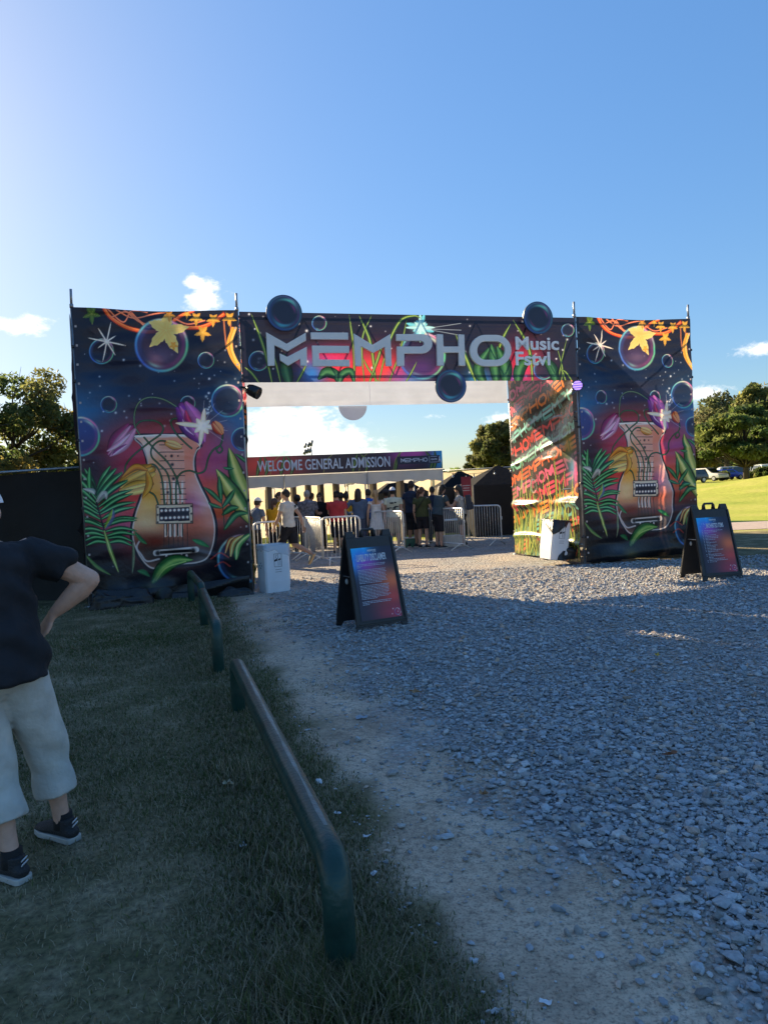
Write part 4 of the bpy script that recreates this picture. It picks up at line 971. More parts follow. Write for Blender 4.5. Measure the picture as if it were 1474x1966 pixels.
# ================================================================ PEOPLE
SKIN = {'light': (.48, .30, .22), 'ruddy': (.56, .34, .255), 'tan': (.36, .21, .14), 'brown': (.17, .09, .06)}
def cloth(name, rgb, **k): return M(name, rgb, k.pop('rough', .85), k.pop('var', .16), k.pop('scale', 9), k.pop('bump', .5), k.pop('bscale', 22), spec=.2, **k)
def rumple(o, amp, freq, seed, zlo=-9, zhi=9):
    """push the vertices of a cloth mesh in and out along their normals so that it creases"""
    me = o.data; n = len(me.vertices)
    co = np.empty(n*3, np.float32); me.vertices.foreach_get('co', co); co = co.reshape(-1, 3)
    no = np.empty(n*3, np.float32); me.vertices.foreach_get('normal', no); no = no.reshape(-1, 3)
    h = vnoise((co[:, 0]*.8+co[:, 2]*.35)*freq, (co[:, 1]*.7+co[:, 2]*1.2)*freq, seed)+.5*vnoise((co[:, 0]-co[:, 2]*.6)*freq*2, (co[:, 1]+co[:, 2])*freq*2, seed+1)
    co += no*(amp*h)[:, None]; me.vertices.foreach_set('co', co.ravel()); me.update()
def add_hand(mb, wr, d, nrm, k=1.0, curl=.6, sgn=1):
    """palm, four unequal bent fingers and a thumb leaving the side of the palm"""
    d = Vector(d).normalized(); nrm = Vector(nrm); nrm = (nrm-d*nrm.dot(d)).normalized(); s = d.cross(nrm)*sgn
    wr = Vector(wr)
    mb.loft([(wr-d*.01*k, .026*k, .019*k), (wr+d*.035*k, .036*k, .016*k), (wr+d*.085*k, .040*k, .013*k)], 10, s)
    for i, (o_, ln_) in enumerate(((-.030, .066), (-.010, .078), (.010, .074), (.029, .058))):
        b = wr+d*.086*k+s*o_*k; p = [b]; dd = d.copy()
        for q, sg in enumerate((.46, .30, .26)):
            a = curl*(.45+.35*q)*(1+.1*i); dd = (dd*math.cos(a)+nrm*math.sin(a)).normalized(); p.append(p[-1]+dd*ln_*sg*k)
        mb.loft([(p[0], .0098*k, .0095*k), (p[1], .0092*k, .009*k), (p[2], .0086*k, .0083*k), (p[3], .0076*k, .0074*k)], 8, s)
    b = wr+d*.028*k-s*.03*k; a = (d*.75-s*.62+nrm*.25).normalized(); c = (d*.95-s*.1+nrm*.4).normalized()
    mb.loft([(b, .013*k, .012*k), (b+a*.036*k, .0115*k, .011*k), (b+a*.036*k+c*.03*k, .009*k, .0085*k)], 8, s)
def lerp(a, b, t): return Vector(a)*(1-t)+Vector(b)*t
def figure(root, J, o):
    """clothed figure from joint positions; o holds the outfit"""
    k = o.get('k', 1.0); wd = o.get('wide', 1.0); side = Vector(J['side']).normalized(); up = (Vector(J['neck'])-Vector(J['pel'])).normalized(); fw = up.cross(side).normalized()
    vox = o.get('vox', .0095); skin = M('skin_'+o['skin'], SKIN[o['skin']], .55, .1, 30, .1, 120, spec=.35)
    pel, neck = Vector(J['pel']), Vector(J['neck'])
    tl = (neck-pel).length
    def T(f, x=0, y=0): return pel+up*tl*f+side*x*k+fw*y*k
    hc = Vector(J['head']); hd = Vector(J.get('hdir', fw)).normalized(); hs = hd.cross(Vector((0, 0, 1))).normalized(); hu = hs.cross(hd).normalized()
    HR = Matrix((hs, hd, hu)).transposed()
    b = MB()
    # head with jaw, nose, brow, ears
    b.ell(hc, (.074*k, .094*k, .108*k), HR, 16, 11); b.ell(hc+hd*.022*k-hu*.055*k, (.054*k, .066*k, .062*k), HR, 12, 9)
    b.ell(hc+hd*.092*k-hu*.018*k, (.012*k, .018*k, .022*k), HR, 8, 6); b.ell(hc+hd*.083*k+hu*.022*k, (.05*k, .012*k, .01*k), HR, 8, 6); b.ell(hc+hd*.085*k-hu*.055*k, (.022*k, .01*k, .007*k), HR, 8, 6)
    for sg in (-1, 1): b.ell(hc+hs*sg*.074*k-hd*.005*k-hu*.012*k, (.012*k, .02*k, .03*k), HR, 8, 6)
    b.loft([(neck-up*.03*k, .062*k*wd**.5, .06*k), (lerp(neck, hc, .45), .052*k*wd**.5, .056*k), (lerp(neck, hc, .8), .05*k, .055*k)], 12, side)
    # trunk
    b.loft([(T(-.05), .145*k*wd, .10*k*wd), (T(.2), .14*k*wd, .095*k*wd), (T(.45), .135*k*wd, .09*k*wd), (T(.7), .16*k*wd, .10*k*wd), (T(.88), .155*k*wd, .085*k*wd), (T(.98), .08*k, .06*k)], 16, side)
    am = o.get('arm', 1.0)*k
    for s_ in 'LR':
        sh, el, wr = Vector(J['sh'+s_]), Vector(J['el'+s_]), Vector(J['wr'+s_])
        b.loft([(sh, .050*am*wd**.5, .05*am), (lerp(sh, el, .4), .047*am*wd**.5, .05*am), (lerp(sh, el, .85), .039*am, .04*am), (el, .036*am, .037*am)], 12, side)
        b.loft([(el, .036*am, .037*am), (lerp(el, wr, .3), .042*am*wd**.4, .04*am), (lerp(el, wr, .75), .031*am, .028*am), (wr, .026*k, .021*k)], 12, side)
        hd_ = J.get('hand'+s_, (wr-el).normalized()); add_hand(b, wr+Vector(hd_)*.01*k, hd_, J.get('palm'+s_, -side if s_ == 'R' else side), k, o.get('curl', .55), 1 if s_ == 'R' else -1)
        hp, kn, an = Vector(J['hip'+s_]), Vector(J['kn'+s_]), Vector(J['an'+s_])
        b.loft([(hp, .078*k*wd, .085*k*wd), (lerp(hp, kn, .4), .07*k*wd**.7, .076*k*wd**.7), (kn, .052*k, .055*k)], 12, side)
        cm_ = fw*-.012*k
        b.loft([(kn, .052*k, .055*k), (lerp(kn, an, .3)+cm_, .055*k, .06*k), (lerp(kn, an, .75), .038*k, .042*k), (an-Vector((0, 0, .02))*k, .036*k, .042*k)], 12, side)
    body = b.remesh('body', skin, vox, root, 2)
    # shirt
    if o.get('shirt'):
        ease = o.get('ease', .018)*k; hem = o.get('hem', -.08); s = MB()
        secs = [(T(hem), .165*k*wd+ease*1.3, .118*k*wd+ease*1.3), (T(.1), .162*k*wd+ease*1.1, .116*k*wd+ease), (T(.3), .155*k*wd+ease, .11*k*wd+ease), (T(.5), .158*k*wd+ease, .11*k*wd+ease), (T(.72), .172*k*wd+ease, .115*k*wd+ease), (T(.88), .165*k*wd+ease*.6, .095*k*wd+ease*.6), (T(.97), .095*k*wd**.5, .075*k), (T(1.02), .066*k*wd**.5, .064*k)]
        if o.get('dress'):
            s = MB(); secs = [(T(-.62), .23*k, .2*k), (T(-.35), .20*k, .165*k)]+secs[1:]
            if o.get('openback'): secs = secs[:-3]+[(T(.74), .155*k, .085*k)]
        s.loft(secs, 18, side, dome=False)
        sl = o.get('sleeve', .5)
        for s_ in 'LR':
            sh, el, wr = Vector(J['sh'+s_]), Vector(J['el'+s_]), Vector(J['wr'+s_]); inn = lerp(sh, T(.86), .35)
            r0 = .060*k*wd**.5
            if sl <= .02: continue
            if sl <= 1: s.loft([(inn, r0*1.05, r0*1.05), (sh, r0*1.06+ease*.3, r0*1.04+ease*.3), (lerp(sh, el, sl*.6), r0+ease*.45, r0+ease*.45), (lerp(sh, el, sl), r0+ease*.6, r0+ease*.6)], 14, side, dome=False)
            else:
                s.loft([(inn, r0*1.05, r0*1.05), (sh, r0*1.05, r0*1.05), (lerp(sh, el, .6), r0, r0), (el, .052*k, .052*k)], 14, side); s.loft([(el, .052*k, .052*k), (lerp(el, wr, .4), .05*k, .05*k), (lerp(el, wr, .95), .036*k, .036*k)], 14, side, dome=False)
        so_ = s.remesh(o.get('shirt_name', 'shirt'), o['shirt'], max(vox*1.15, .01), root, 3)
        rumple(so_, .0042*k*o.get('crease', 1), 19/k, o.get('seed', 1))
    # trousers, shorts or skirt
    if o.get('bottom'):
        e = o.get('bease', .014)*k; cut = o.get('cut', .55); s = MB()
        s.loft([(pel-up*.06*k, .15*k*wd+e, .115*k*wd+e), (pel+up*.02*k, .158*k*wd+e, .115*k*wd+e), (T(.14), .152*k*wd+e*.8, .108*k*wd+e*.8), (T(.2), .145*k*wd+e*.6, .102*k*wd+e*.6)], 18, side)
        for s_ in 'LR':
            hp, kn, an = Vector(J['hip'+s_]), Vector(J['kn'+s_]), Vector(J['an'+s_])
            fl = o.get('flare', 1.0)
            c1 = min(cut, .5)*2
            secs = [(hp+Vector((0, 0, .02)), .085*k*wd+e, .1*k*wd+e), (lerp(hp, kn, .4*c1), .08*k*wd**.8+e*fl, .088*k*wd**.8+e*fl), (lerp(hp, kn, c1), .066*k*wd**.7+e*fl*1.25, .07*k*wd**.7+e*fl*1.25)]
            if cut > .5:
                c2 = (cut-.5)*2; secs += [(lerp(kn, an, c2*.5), .06*k+e*fl*1.3, .064*k+e*fl*1.3), (lerp(kn, an, c2), (.066*k if c2 < .7 else .047*k)+e*fl*1.5, (.072*k if c2 < .7 else .052*k)+e*fl*1.5)]
            s.loft(secs, 16, side, dome=False)
        bo = s.remesh(o.get('bottom_name', 'shorts'), o['bottom'], max(vox*1.15, .01), root, 3)
        rumple(bo, .0042*k*o.get('crease', 1)*o.get('bcrease', 1), 24/k, o.get('seed', 1)+50)
    # shoes
    for s_ in 'LR':
        an, to = Vector(J['an'+s_]), Vector(J['to'+s_]); f = (to-an); f.z = 0; f.normalize(); pit = J.get('pitch'+s_, 0.0)
        sd_ = f.cross(Vector((0, 0, 1))); ax = Matrix.Rotation(pit, 3, sd_)
        base = an-Vector((0, 0, .075*k))
        def Q(x, z): return base+ax @ (f*x*k+Vector((0, 0, z*k)))
        s = MB(); s.loft([(Q(-.065, .045), .034*k, .03*k), (Q(-.02, .055), .038*k, .042*k), (Q(.05, .048), .041*k, .038*k), (Q(.12, .036), .045*k, .028*k), (Q(.175, .028), .036*k, .02*k)], 12, sd_)
        s.loft([(Q(-.03, .05), .036*k, .04*k), (Q(-.025, .105), .036*k, .042*k)], 12, sd_, dome=False)
        sh_ = s.remesh('shoe', o.get('shoe', M('dark_shoe', (.02, .02, .024), .6, .2, 20)), .0085 if vox > .008 else .006, root, 2)
        s = MB(); pl = [(-.085, -.03), (-.07, -.04), (.05, -.043), (.13, -.05), (.18, -.035), (.197, 0), (.18, .035), (.13, .05), (.05, .043), (-.07, .04), (-.085, .03)]
        s.prism(pl, lambda u, v, d: Q(u, d)+ax @ (sd_*v*k), 0.0, .026); s.build('sole', o.get('sole', M('shoe_sole', (.55, .54, .5), .6, .15, 20)), sh_, False, .004)
        if o.get('sock'):
            MB().loft([(an-Vector((0, 0, .02*k)), .042*k, .048*k), (an+Vector((0, 0, .055*k)), .041*k, .047*k)], 14, sd_, dome=False).build('sock', o['sock'], root, True)
    # hair and head wear
    h = MB(); st = o.get('hair', 'short'); hm = o.get('hairmat') or M('dark_hair', (.018, .013, .010), .6, .3, 60, .4, 90)
    if st != 'none':
        def ring_cap(zmin, grow, back=.0):
            # skull cap cut at a hairline that is high on the forehead and low on the nape
            q = []; f = []; n, m_ = 20, 9
            for i in range(m_+1):
                for kk in range(n):
                    a = 6.2832*kk/n; front = math.sin(a)          # +1 towards the face
                    lim = math.acos(max(-1, min(1, (.42 if front > .35 else zmin) if abs(front) > .0 else zmin)))
                    lim = math.acos(max(-1, min(1, zmin+(.45-zmin)*(max(0, front+.25)/1.25)**.8)))
                    th = lim*i/m_
                    q.append(hc+HR @ Vector((math.sin(th)*math.cos(a)*(.074+grow)*k, (math.sin(th)*front*(.094+grow)-back)*k, math.cos(th)*(.108+grow)*k)))
            for i in range(m_):
                for kk in range(n): f.append((i*n+kk, (i+1)*n+kk, (i+1)*n+(kk+1) % n, i*n+(kk+1) % n))
            return q, f
        q, f = ring_cap(-.62, .012 if st in ('short', 'cap') else .02); h.add(q, f)
        q, f = ring_cap(-.55, .004); h.add(q, [tuple(reversed(t)) for t in f])
        if st == 'long':
            h.loft([(hc-hd*.05*k+hu*.03*k, .09*k, .07*k), (hc-hd*.075*k-hu*.1*k, .10*k, .06*k), (hc-hd*.085*k-hu*.24*k, .095*k, .045*k), (hc-hd*.07*k-hu*.36*k, .06*k, .025*k)], 14, hs)
        if st == 'pony':
            h.loft([(hc-hd*.1*k+hu*.03*k, .028*k, .028*k), (hc-hd*.135*k-hu*.06*k, .04*k, .035*k), (hc-hd*.115*k-hu*.2*k, .034*k, .03*k), (hc-hd*.09*k-hu*.3*k, .014*k, .014*k)], 10, hs)
        if st == 'bun': h.ell(hc-hd*.05*k+hu*.125*k, (.045*k, .045*k, .04*k), HR)
        if st == 'curly': h.ell(hc-hd*.03*k+hu*.03*k, (.105*k, .105*k, .105*k), HR)
        ho = h.build('hair', hm, root, True)
        rumple(ho, .004*k, 40, 3)
    if o.get('cap'):
        c = MB(); q = []; f = []; n, m_ = 22, 8; cb = o.get('capback', False)
        for i in range(m_+1):
            for kk in range(n):
                a = 6.2832*kk/n; th = 1.38*i/m_; q.append(hc+HR @ Vector((math.sin(th)*math.cos(a)*.092*k, (math.sin(th)*math.sin(a)*.112)*k, math.cos(th)*.118*k+.012*k)))
        for i in range(m_):
            for kk in range(n): f.append((i*n+kk, (i+1)*n+kk, (i+1)*n+(kk+1) % n, i*n+(kk+1) % n))
        c.add(q, f); co_ = c.build('cap', o['cap'], root, True)
        c = MB(); sg = -1 if cb else 1; br = [(-.08, .075), (-.075, .13), (-.045, .175), (0, .188), (.045, .175), (.075, .13), (.08, .075), (.045, .10), (0, .107), (-.045, .10)]
        c.prism(br, lambda u, v, d: hc+HR @ Vector((u*k, sg*v*k, (.034-.35*(u*u)*5-max(0, v-.1)*.15+d)*k)), 0, .005); c.build('brim', o.get('brim', o['cap']), co_, True)
        c = MB(); c.ell(hc+hu*.13*k, (.009*k, .009*k, .005*k), HR, 8, 5); c.build('button', o['cap'], co_, True)
    if o.get('glasses'):
        g = MB()
        for sg in (-1, 1): g.ell(hc+hd*.09*k+hs*sg*.032*k+hu*.012*k, (.028*k, .009*k, .021*k), HR, 10, 7)
        g.box(hc+hd*.095*k+hu*.016*k, (.02*k, .006*k, .006*k), HR)
        for sg in (-1, 1): g.box(hc+hd*.04*k+hs*sg*.074*k+hu*.016*k, (.004*k, .1*k, .008*k), HR)
        g.build('sunglasses', M('sunglass_lens', (.01, .01, .012), .12, .1), root, True)
    elif o.get('eyes'):
        for sg in (-1, 1): MB().ell(hc+hd*.079*k+hs*sg*.031*k+hu*.006*k, (.011*k, .009*k, .007*k), HR, 10, 6).build('eye', M('eye', (.05, .04, .035), .2, .3, 200), root, True)
    return root

ARM = {'down': ((.235, -.03, 1.12), (.25, .05, .87)), 'hips': ((.41, -.12, 1.17), (.215, .03, 1.01)), 'forward': ((.24, .08, 1.14), (.17, .31, 1.10)), 'reach': ((.23, .17, 1.2), (.19, .42, 1.18)),
       'back': ((.24, -.17, 1.16), (.26, -.22, .91)), 'front': ((.235, .10, 1.13), (.20, .24, .93)), 'cross': ((.25, .06, 1.13), (.03, .25, 1.13)), 'up': ((.25, .2, 1.3), (.12, .28, 1.5)), 'bentback': ((.27, -.2, 1.2), (.20, -.16, .96))}
def person(px, py_top, Y, face, H, label, o, arms=('down', 'down'), lean=0.0, step=0.0, turn=0.0, hdirdeg=None):
    """figure standing on the ground at depth Y; face = compass heading in degrees (0 away from the viewer, 90 to the right)"""
    q = AT(px, py_top, Y); yaw = -R(face)
    root = empty('person', (q[0], Y, gz(q[0], Y)), yaw, label, 'person', o.pop('group', 'people queueing beyond the gate'))
    k = H/1.75; o['k'] = k; Rl = Matrix.Rotation(-lean, 3, 'X'); pel = Vector((0, 0, .95*k))
    def U(x, y, z): return pel+Rl @ (Vector((x*k, y*k, z*k))-pel)
    J = {'pel': pel, 'neck': U(0, 0, 1.475), 'head': U(0, .02, 1.635), 'side': (1, 0, 0)}
    if hdirdeg is not None: J['hdir'] = (math.sin(R(hdirdeg)), math.cos(R(hdirdeg)), -.05)
    else: J['hdir'] = Vector((0, 1, -.05-lean*.3))
    swd = .185*o.get('wide', 1.0)**.6
    for s_, sg, a in (('L', -1, arms[0]), ('R', 1, arms[1])):
        e, w_ = ARM[a]; J['sh'+s_] = U(sg*swd, 0, 1.41); J['el'+s_] = U(sg*e[0], e[1], e[2]); J['wr'+s_] = U(sg*w_[0], w_[1], w_[2])
        if a == 'hips': J['hand'+s_] = Vector((-sg*.55, .7, -.35)).normalized()
        J['hip'+s_] = Vector((sg*.09*k, 0, .92*k)); st = step*sg
        J['kn'+s_] = Vector((sg*.10*k, (.03+st*.45)*k, .50*k)); J['an'+s_] = Vector((sg*.11*k, (-.01+st*.8)*k, .078*k)); J['to'+s_] = J['an'+s_]+Vector((sg*.03, .2, 0))
    J.update({a: Vector(b)*k for a, b in o.pop('joints', {}).items()})
    for a, b in o.pop('extra', {}).items(): J[a] = b
    return figure(root, J, o)

c_white = cloth('white_tee', (.62, .60, .55)); c_black = cloth('black_cotton', (.012, .012, .014)); c_navy = cloth('navy_cotton', (.022, .032, .062)); c_yel = cloth('golden_tee', (.72, .36, .02))
c_red = cloth('red_polo', (.45, .05, .06)); c_blue = cloth('denim_blue', (.085, .13, .22)); c_bblue = cloth('bright_blue', (.03, .12, .45)); c_green = cloth('olive_tee', (.06, .075, .035)); c_teal = cloth('slate_tee', (.045, .075, .10))
c_grey = cloth('pale_grey_tee', (.42, .42, .42)); c_tan = cloth('tan_shirt', (.36, .26, .17)); c_mint = cloth('pale_mint_tee', (.50, .55, .47)); c_dark = cloth('charcoal_shorts', (.022, .022, .028)); c_khaki = cloth('khaki_shorts', (.36, .29, .2)); c_jean = cloth('jeans', (.06, .08, .13))
c_plaid = M('plaid_shirt', (.16, .16, .19), .85, .55, 16, .3, 20, spec=.2, detail=1); h_blond = M('blond_hair', (.38, .24, .11), .6, .3, 60, .4, 90); h_brown = M('brown_hair', (.07, .035, .022), .6, .3, 60, .4, 90); h_grey = M('grey_hair', (.28, .27, .26), .6, .3, 60, .4, 90)
cap_black = cloth('black_cap', (.015, .018, .018)); cap_white = cloth('white_cap', (.72, .72, .74))
WALK = {'knR': (.10, -.05, .52), 'anR': (.11, -.52, .30), 'toR': (.11, -.42, .16), 'knL': (-.10, .16, .51), 'anL': (-.10, .22, .085), 'toL': (-.11, .42, .08)}
p_ = person(550, 941, 16.0, -68, 1.80, 'man striding left in white tee and black shorts, rear foot kicked up', dict(skin='light', shirt=c_white, bottom=c_dark, cut=.47, hair='short', wide=1.02, flare=1.6, seed=4, joints=WALK, extra={'pitchR': -1.0}, shoe=M('grey_trainer', (.25, .27, .24), .6, .2, 20), sole=M('gum_sole', (.55, .38, .2), .6), eyes=1, crease=1.3), ('front', 'back'), .02, hdirdeg=-20)
MB().box((.085, -.155, 1.40), (.085, .006, .06)).build('shirt_print', M('dark_print', (.03, .04, .05), .8), p_)
pe = dict
def crowd():
    P = person
    P(485, 962, 16.9, 35, 1.68, 'person half hidden by the near tower, white cap and blue and black clothes', pe(skin='light', shirt=c_blue, bottom=c_black, cut=1.0, bottom_name='trousers', hair='short', cap=cap_white, seed=5), ('down', 'front'), .22)
    P(516, 963, 20.6, 70, 1.66, 'staff member in golden tee bending at the far left of the checkpoint', pe(skin='brown', shirt=c_yel, bottom=c_dark, cut=1.0, bottom_name='trousers', seed=6), ('forward', 'forward'), .35)
    P(529, 945, 20.2, 100, 1.80, 'tall staff member in golden tee behind the striding man', pe(skin='light', shirt=c_yel, bottom=c_dark, cut=1.0, bottom_name='trousers', hair='short', hairmat=h_brown, seed=7), ('forward', 'forward'), .1)
    P(524, 972, 19.0, 20, 1.62, 'staff member in golden tee seen from behind with dark hair tied back', pe(skin='tan', shirt=c_yel, bottom=c_dark, cut=1.0, bottom_name='trousers', hair='pony', hairmat=h_brown, seed=8), ('forward', 'front'), .1)
    P(571, 962, 20.8, 10, 1.68, 'person with black hair in black top beside the plaid shirt', pe(skin='brown', shirt=c_black, bottom=c_black, cut=1.0, bottom_name='trousers', hair='curly', seed=9), ('down', 'down'))
    P(588, 948, 20.0, 15, 1.80, 'broad bald man in grey plaid shirt seen from behind', pe(skin='tan', shirt=c_plaid, bottom=c_jean, cut=1.0, bottom_name='trousers', hair='short', hairmat=h_grey, wide=1.2, sleeve=.75, seed=10), ('down', 'forward'), .03)
    P(596, 952, 21.8, 60, 1.74, 'dark haired person mostly hidden behind the plaid shirt', pe(skin='tan', shirt=c_dark, bottom=c_dark, cut=1.0, seed=31), ('down', 'down'))
    P(613, 950, 21.6, 185, 1.72, 'woman in sunglasses facing the viewer in black jacket over pale top', pe(skin='light', shirt=c_black, bottom=c_black, cut=1.0, bottom_name='trousers', hair='long', glasses=1, sleeve=1.5, seed=11), ('down', 'cross'))
    P(645, 946, 19.4, 5, 1.74, 'broad man in red polo and black cap seen from behind', pe(skin='light', shirt=c_red, bottom=c_dark, cut=.55, hair='short', cap=cap_black, wide=1.28, sleeve=.6, seed=12), ('forward', 'down'), .02)
    P(654, 953, 21.4, 20, 1.70, 'person in maroon top hidden behind the red polo', pe(skin='brown', shirt=cloth('maroon_top', (.14, .02, .03)), bottom=c_dark, cut=1.0, seed=32), ('down', 'down'))
    P(664, 952, 21.2, -20, 1.68, 'staff woman in golden tee with hair in a bun', pe(skin='brown', shirt=c_yel, bottom=c_dark, cut=1.0, bottom_name='trousers', hair='bun', seed=13), ('forward', 'forward'))
    P(687, 945, 19.8, 5, 1.76, 'man in long sleeved blue shirt with hands on hips', pe(skin='tan', shirt=c_blue, bottom=c_jean, cut=1.0, bottom_name='trousers', hair='long', hairmat=M('black_hair', (.012, .01, .01), .5, .2, 60), wide=1.05, sleeve=1.6, seed=14), ('hips', 'down'))
    P(706, 945, 20.6, 12, 1.74, 'person in bright blue tee next to the hands on hips man', pe(skin='tan', shirt=c_bblue, bottom=c_dark, cut=1.0, bottom_name='trousers', hair='short', seed=15), ('down', 'down'))
    P(720, 948, 19.7, -4, 1.68, 'blonde woman in short white dress with open back', pe(skin='light', shirt=cloth('white_dress', (.60, .62, .64)), shirt_name='dress', dress=1, openback=1, sleeve=.18, hair='pony', hairmat=h_blond, wide=.86, seed=16, shoe=M('white_shoe', (.6, .6, .6), .6)), ('down', 'down'))
    P(741, 950, 20.9, 20, 1.70, 'person in tan shirt behind the white dress', pe(skin='brown', shirt=c_tan, bottom=c_khaki, cut=.55, hair='curly', seed=17), ('down', 'forward'))
    p = P(753, 946, 19.8, 8, 1.74, 'man in pale mint tee with dark back print and white cap worn backwards', pe(skin='light', shirt=c_mint, bottom=c_khaki, cut=.55, hair='short', cap=cap_white, capback=True, brim=cloth('blue_brim', (.05, .1, .3)), wide=1.1, seed=18), ('down', 'down'))
    mb = MB(); rs = np.random.RandomState(4)
    for i in range(9): mb.box((rs.uniform(-.12, .12), -.162, 1.18+rs.uniform(-.12, .14)), (rs.uniform(.05, .11), .01, rs.uniform(.02, .045)))
    mb.build('shirt_print', M('dark_print', (.03, .04, .05), .8), p)
    P(788, 928, 20.4, 40, 1.92, 'tall man in navy tee standing above the queue', pe(skin='tan', shirt=c_navy, bottom=c_dark, cut=.55, hair='short', wide=1.1, seed=19), ('down', 'front'), hdirdeg=-15)
    p = P(808, 944, 19.9, 28, 1.72, 'woman in olive tee with long ponytail and crossbody strap', pe(skin='light', shirt=c_green, bottom=c_dark, cut=.42, hair='pony', hairmat=h_brown, wide=1.08, seed=20), ('down', 'forward'), hdirdeg=40)
    MB().tube([(.15, -.11, 1.42), (.02, -.175, 1.22), (-.17, -.12, 1.0)], .013, 6).build('bag_strap', M('black_strap', (.01, .01, .01), .7), p)
    P(829, 946, 21.4, 25, 1.74, 'dark haired person just visible behind the olive tee', pe(skin='tan', shirt=c_navy, bottom=c_dark, cut=1.0, seed=21), ('down', 'down'))
    P(838, 940, 19.6, 62, 1.78, 'man in slate tee and dark cap leaning over the bag table', pe(skin='light', shirt=c_teal, bottom=c_dark, cut=.55, hair='long', cap=cap_black, wide=1.15, seed=22), ('reach', 'reach'), .24)
    p = P(885, 943, 19.9, -72, 1.72, 'black haired woman in pale grey tee with backpack reaching across the bag table', pe(skin='light', shirt=c_grey, bottom=c_dark, cut=.36, hair='long', hairmat=M('black_hair', (.012, .01, .01), .5, .2, 60), wide=.96, seed=23, glasses=1, shoe=M('black_trainer', (.02, .02, .02), .6)), ('reach', 'reach'), .1)
    bp = MB(); bp.box((0, -.20, 1.22), (.27, .15, .42), Matrix.Rotation(-.1, 3, 'X'), .85); bk = bp.build('backpack', M('navy_nylon', (.03, .04, .065), .7, .2, 20, .3), p, False, .03)
    MB().box((0, -.29, 1.13), (.2, .05, .2), Matrix.Rotation(-.1, 3, 'X'), .9).build('pocket', M('navy_nylon', (.03, .04, .065), .7), bk, False, .015)
crowd()

# the man in the foreground, cut by the left edge of the picture
def near_man():
    base = Vector((-1.80, 3.16, 0)); root = empty('person', base, 0, 'man in black tee, beige shorts and white cap with hand on hip, near left', 'person')
    Wd = lambda a: Vector(a)-base
    A = lambda x, y, Y: Wd(AT(x, y, Y))
    fw = Vector((-.55, .835, 0)).normalized(); sd_ = Vector((.835, .55, 0)).normalized()
    J = {'pel': Vector((.0, .0, .95))}
    J['side'] = sd_*.97+fw*.0; J['neck'] = Vector((-.05, .04, 1.49)); J['head'] = A(-38, 982, 3.22)
    J['hdir'] = Vector((-.8, .6, 0))
    J['shR'] = J['neck']+sd_*.205+Vector((0, 0, -.075)); J['shL'] = J['neck']-sd_*.205+Vector((0, 0, -.06))
    J['elR'] = A(174, 1112, 3.42); J['wrR'] = A(101, 1180, 3.40); J['handR'] = (A(74, 1222, 3.42)-A(101, 1180, 3.40)).normalized(); J['palmR'] = Vector((-.6, -.6, .1))
    J['elL'] = J['shL']+Vector((-.10, -.06, -.30)); J['wrL'] = J['elL']+Vector((-.02, .10, -.25))
    J['hipR'] = Vector((0, 0, .92))+sd_*.10; J['hipL'] = Vector((0, 0, .92))-sd_*.10
    gR, gL = Wd(G(112, 1618)), Wd(G(26, 1690))
    J['anR'] = Vector((gR.x+.03, gR.y, .08+gz(-1.6, 3.3))); J['anL'] = Vector((gL.x, gL.y, .08+gz(-1.7, 3.0)))
    J['toR'] = J['anR']+Vector((-.17, .10, 0)); J['toL'] = J['anL']+Vector((-.16, .09, 0))
    J['knR'] = lerp(J['hipR'], J['anR'], .5)+fw*.04+sd_*.03; J['knL'] = lerp(J['hipL'], J['anL'], .5)+fw*.03+sd_*.02
    o = dict(skin='ruddy', arm=1.22, k=1.02, wide=1.16, vox=.007, shirt=cloth('faded_black_tee', (.022, .024, .030), bump=.9, bscale=9), bottom=cloth('beige_cotton_shorts', (.50, .49, .45), bump=.9, bscale=11), cut=.80, flare=.95, bease=.022, bcrease=.22, ease=.035, hem=-.22, sleeve=.62, 
             hair='none', cap=cap_white, shoe=M('black_running_shoe', (.016, .018, .022), .65, .3, 40, .4, 150), sole=M('pale_sole', (.42, .41, .38), .6), sock=M('black_sock', (.012, .012, .013), .9, .2, 60, .3), seed=40, crease=2.9, curl=.35)
    figure(root, J, o)
    # belt loop pocket and shoe stripes
    for s_ in 'LR':
        an = J['an'+s_]
        MB().box(an+Vector((.07, -.03, .005)), (.004, .05, .010), Matrix.Rotation(.5, 3, 'Y')).box(an+Vector((.068, -.028, .022)), (.004, .045, .008), Matrix.Rotation(.5, 3, 'Y')).build('shoe_stripe', M('pale_stripe', (.5, .52, .55), .5), root)
near_man()

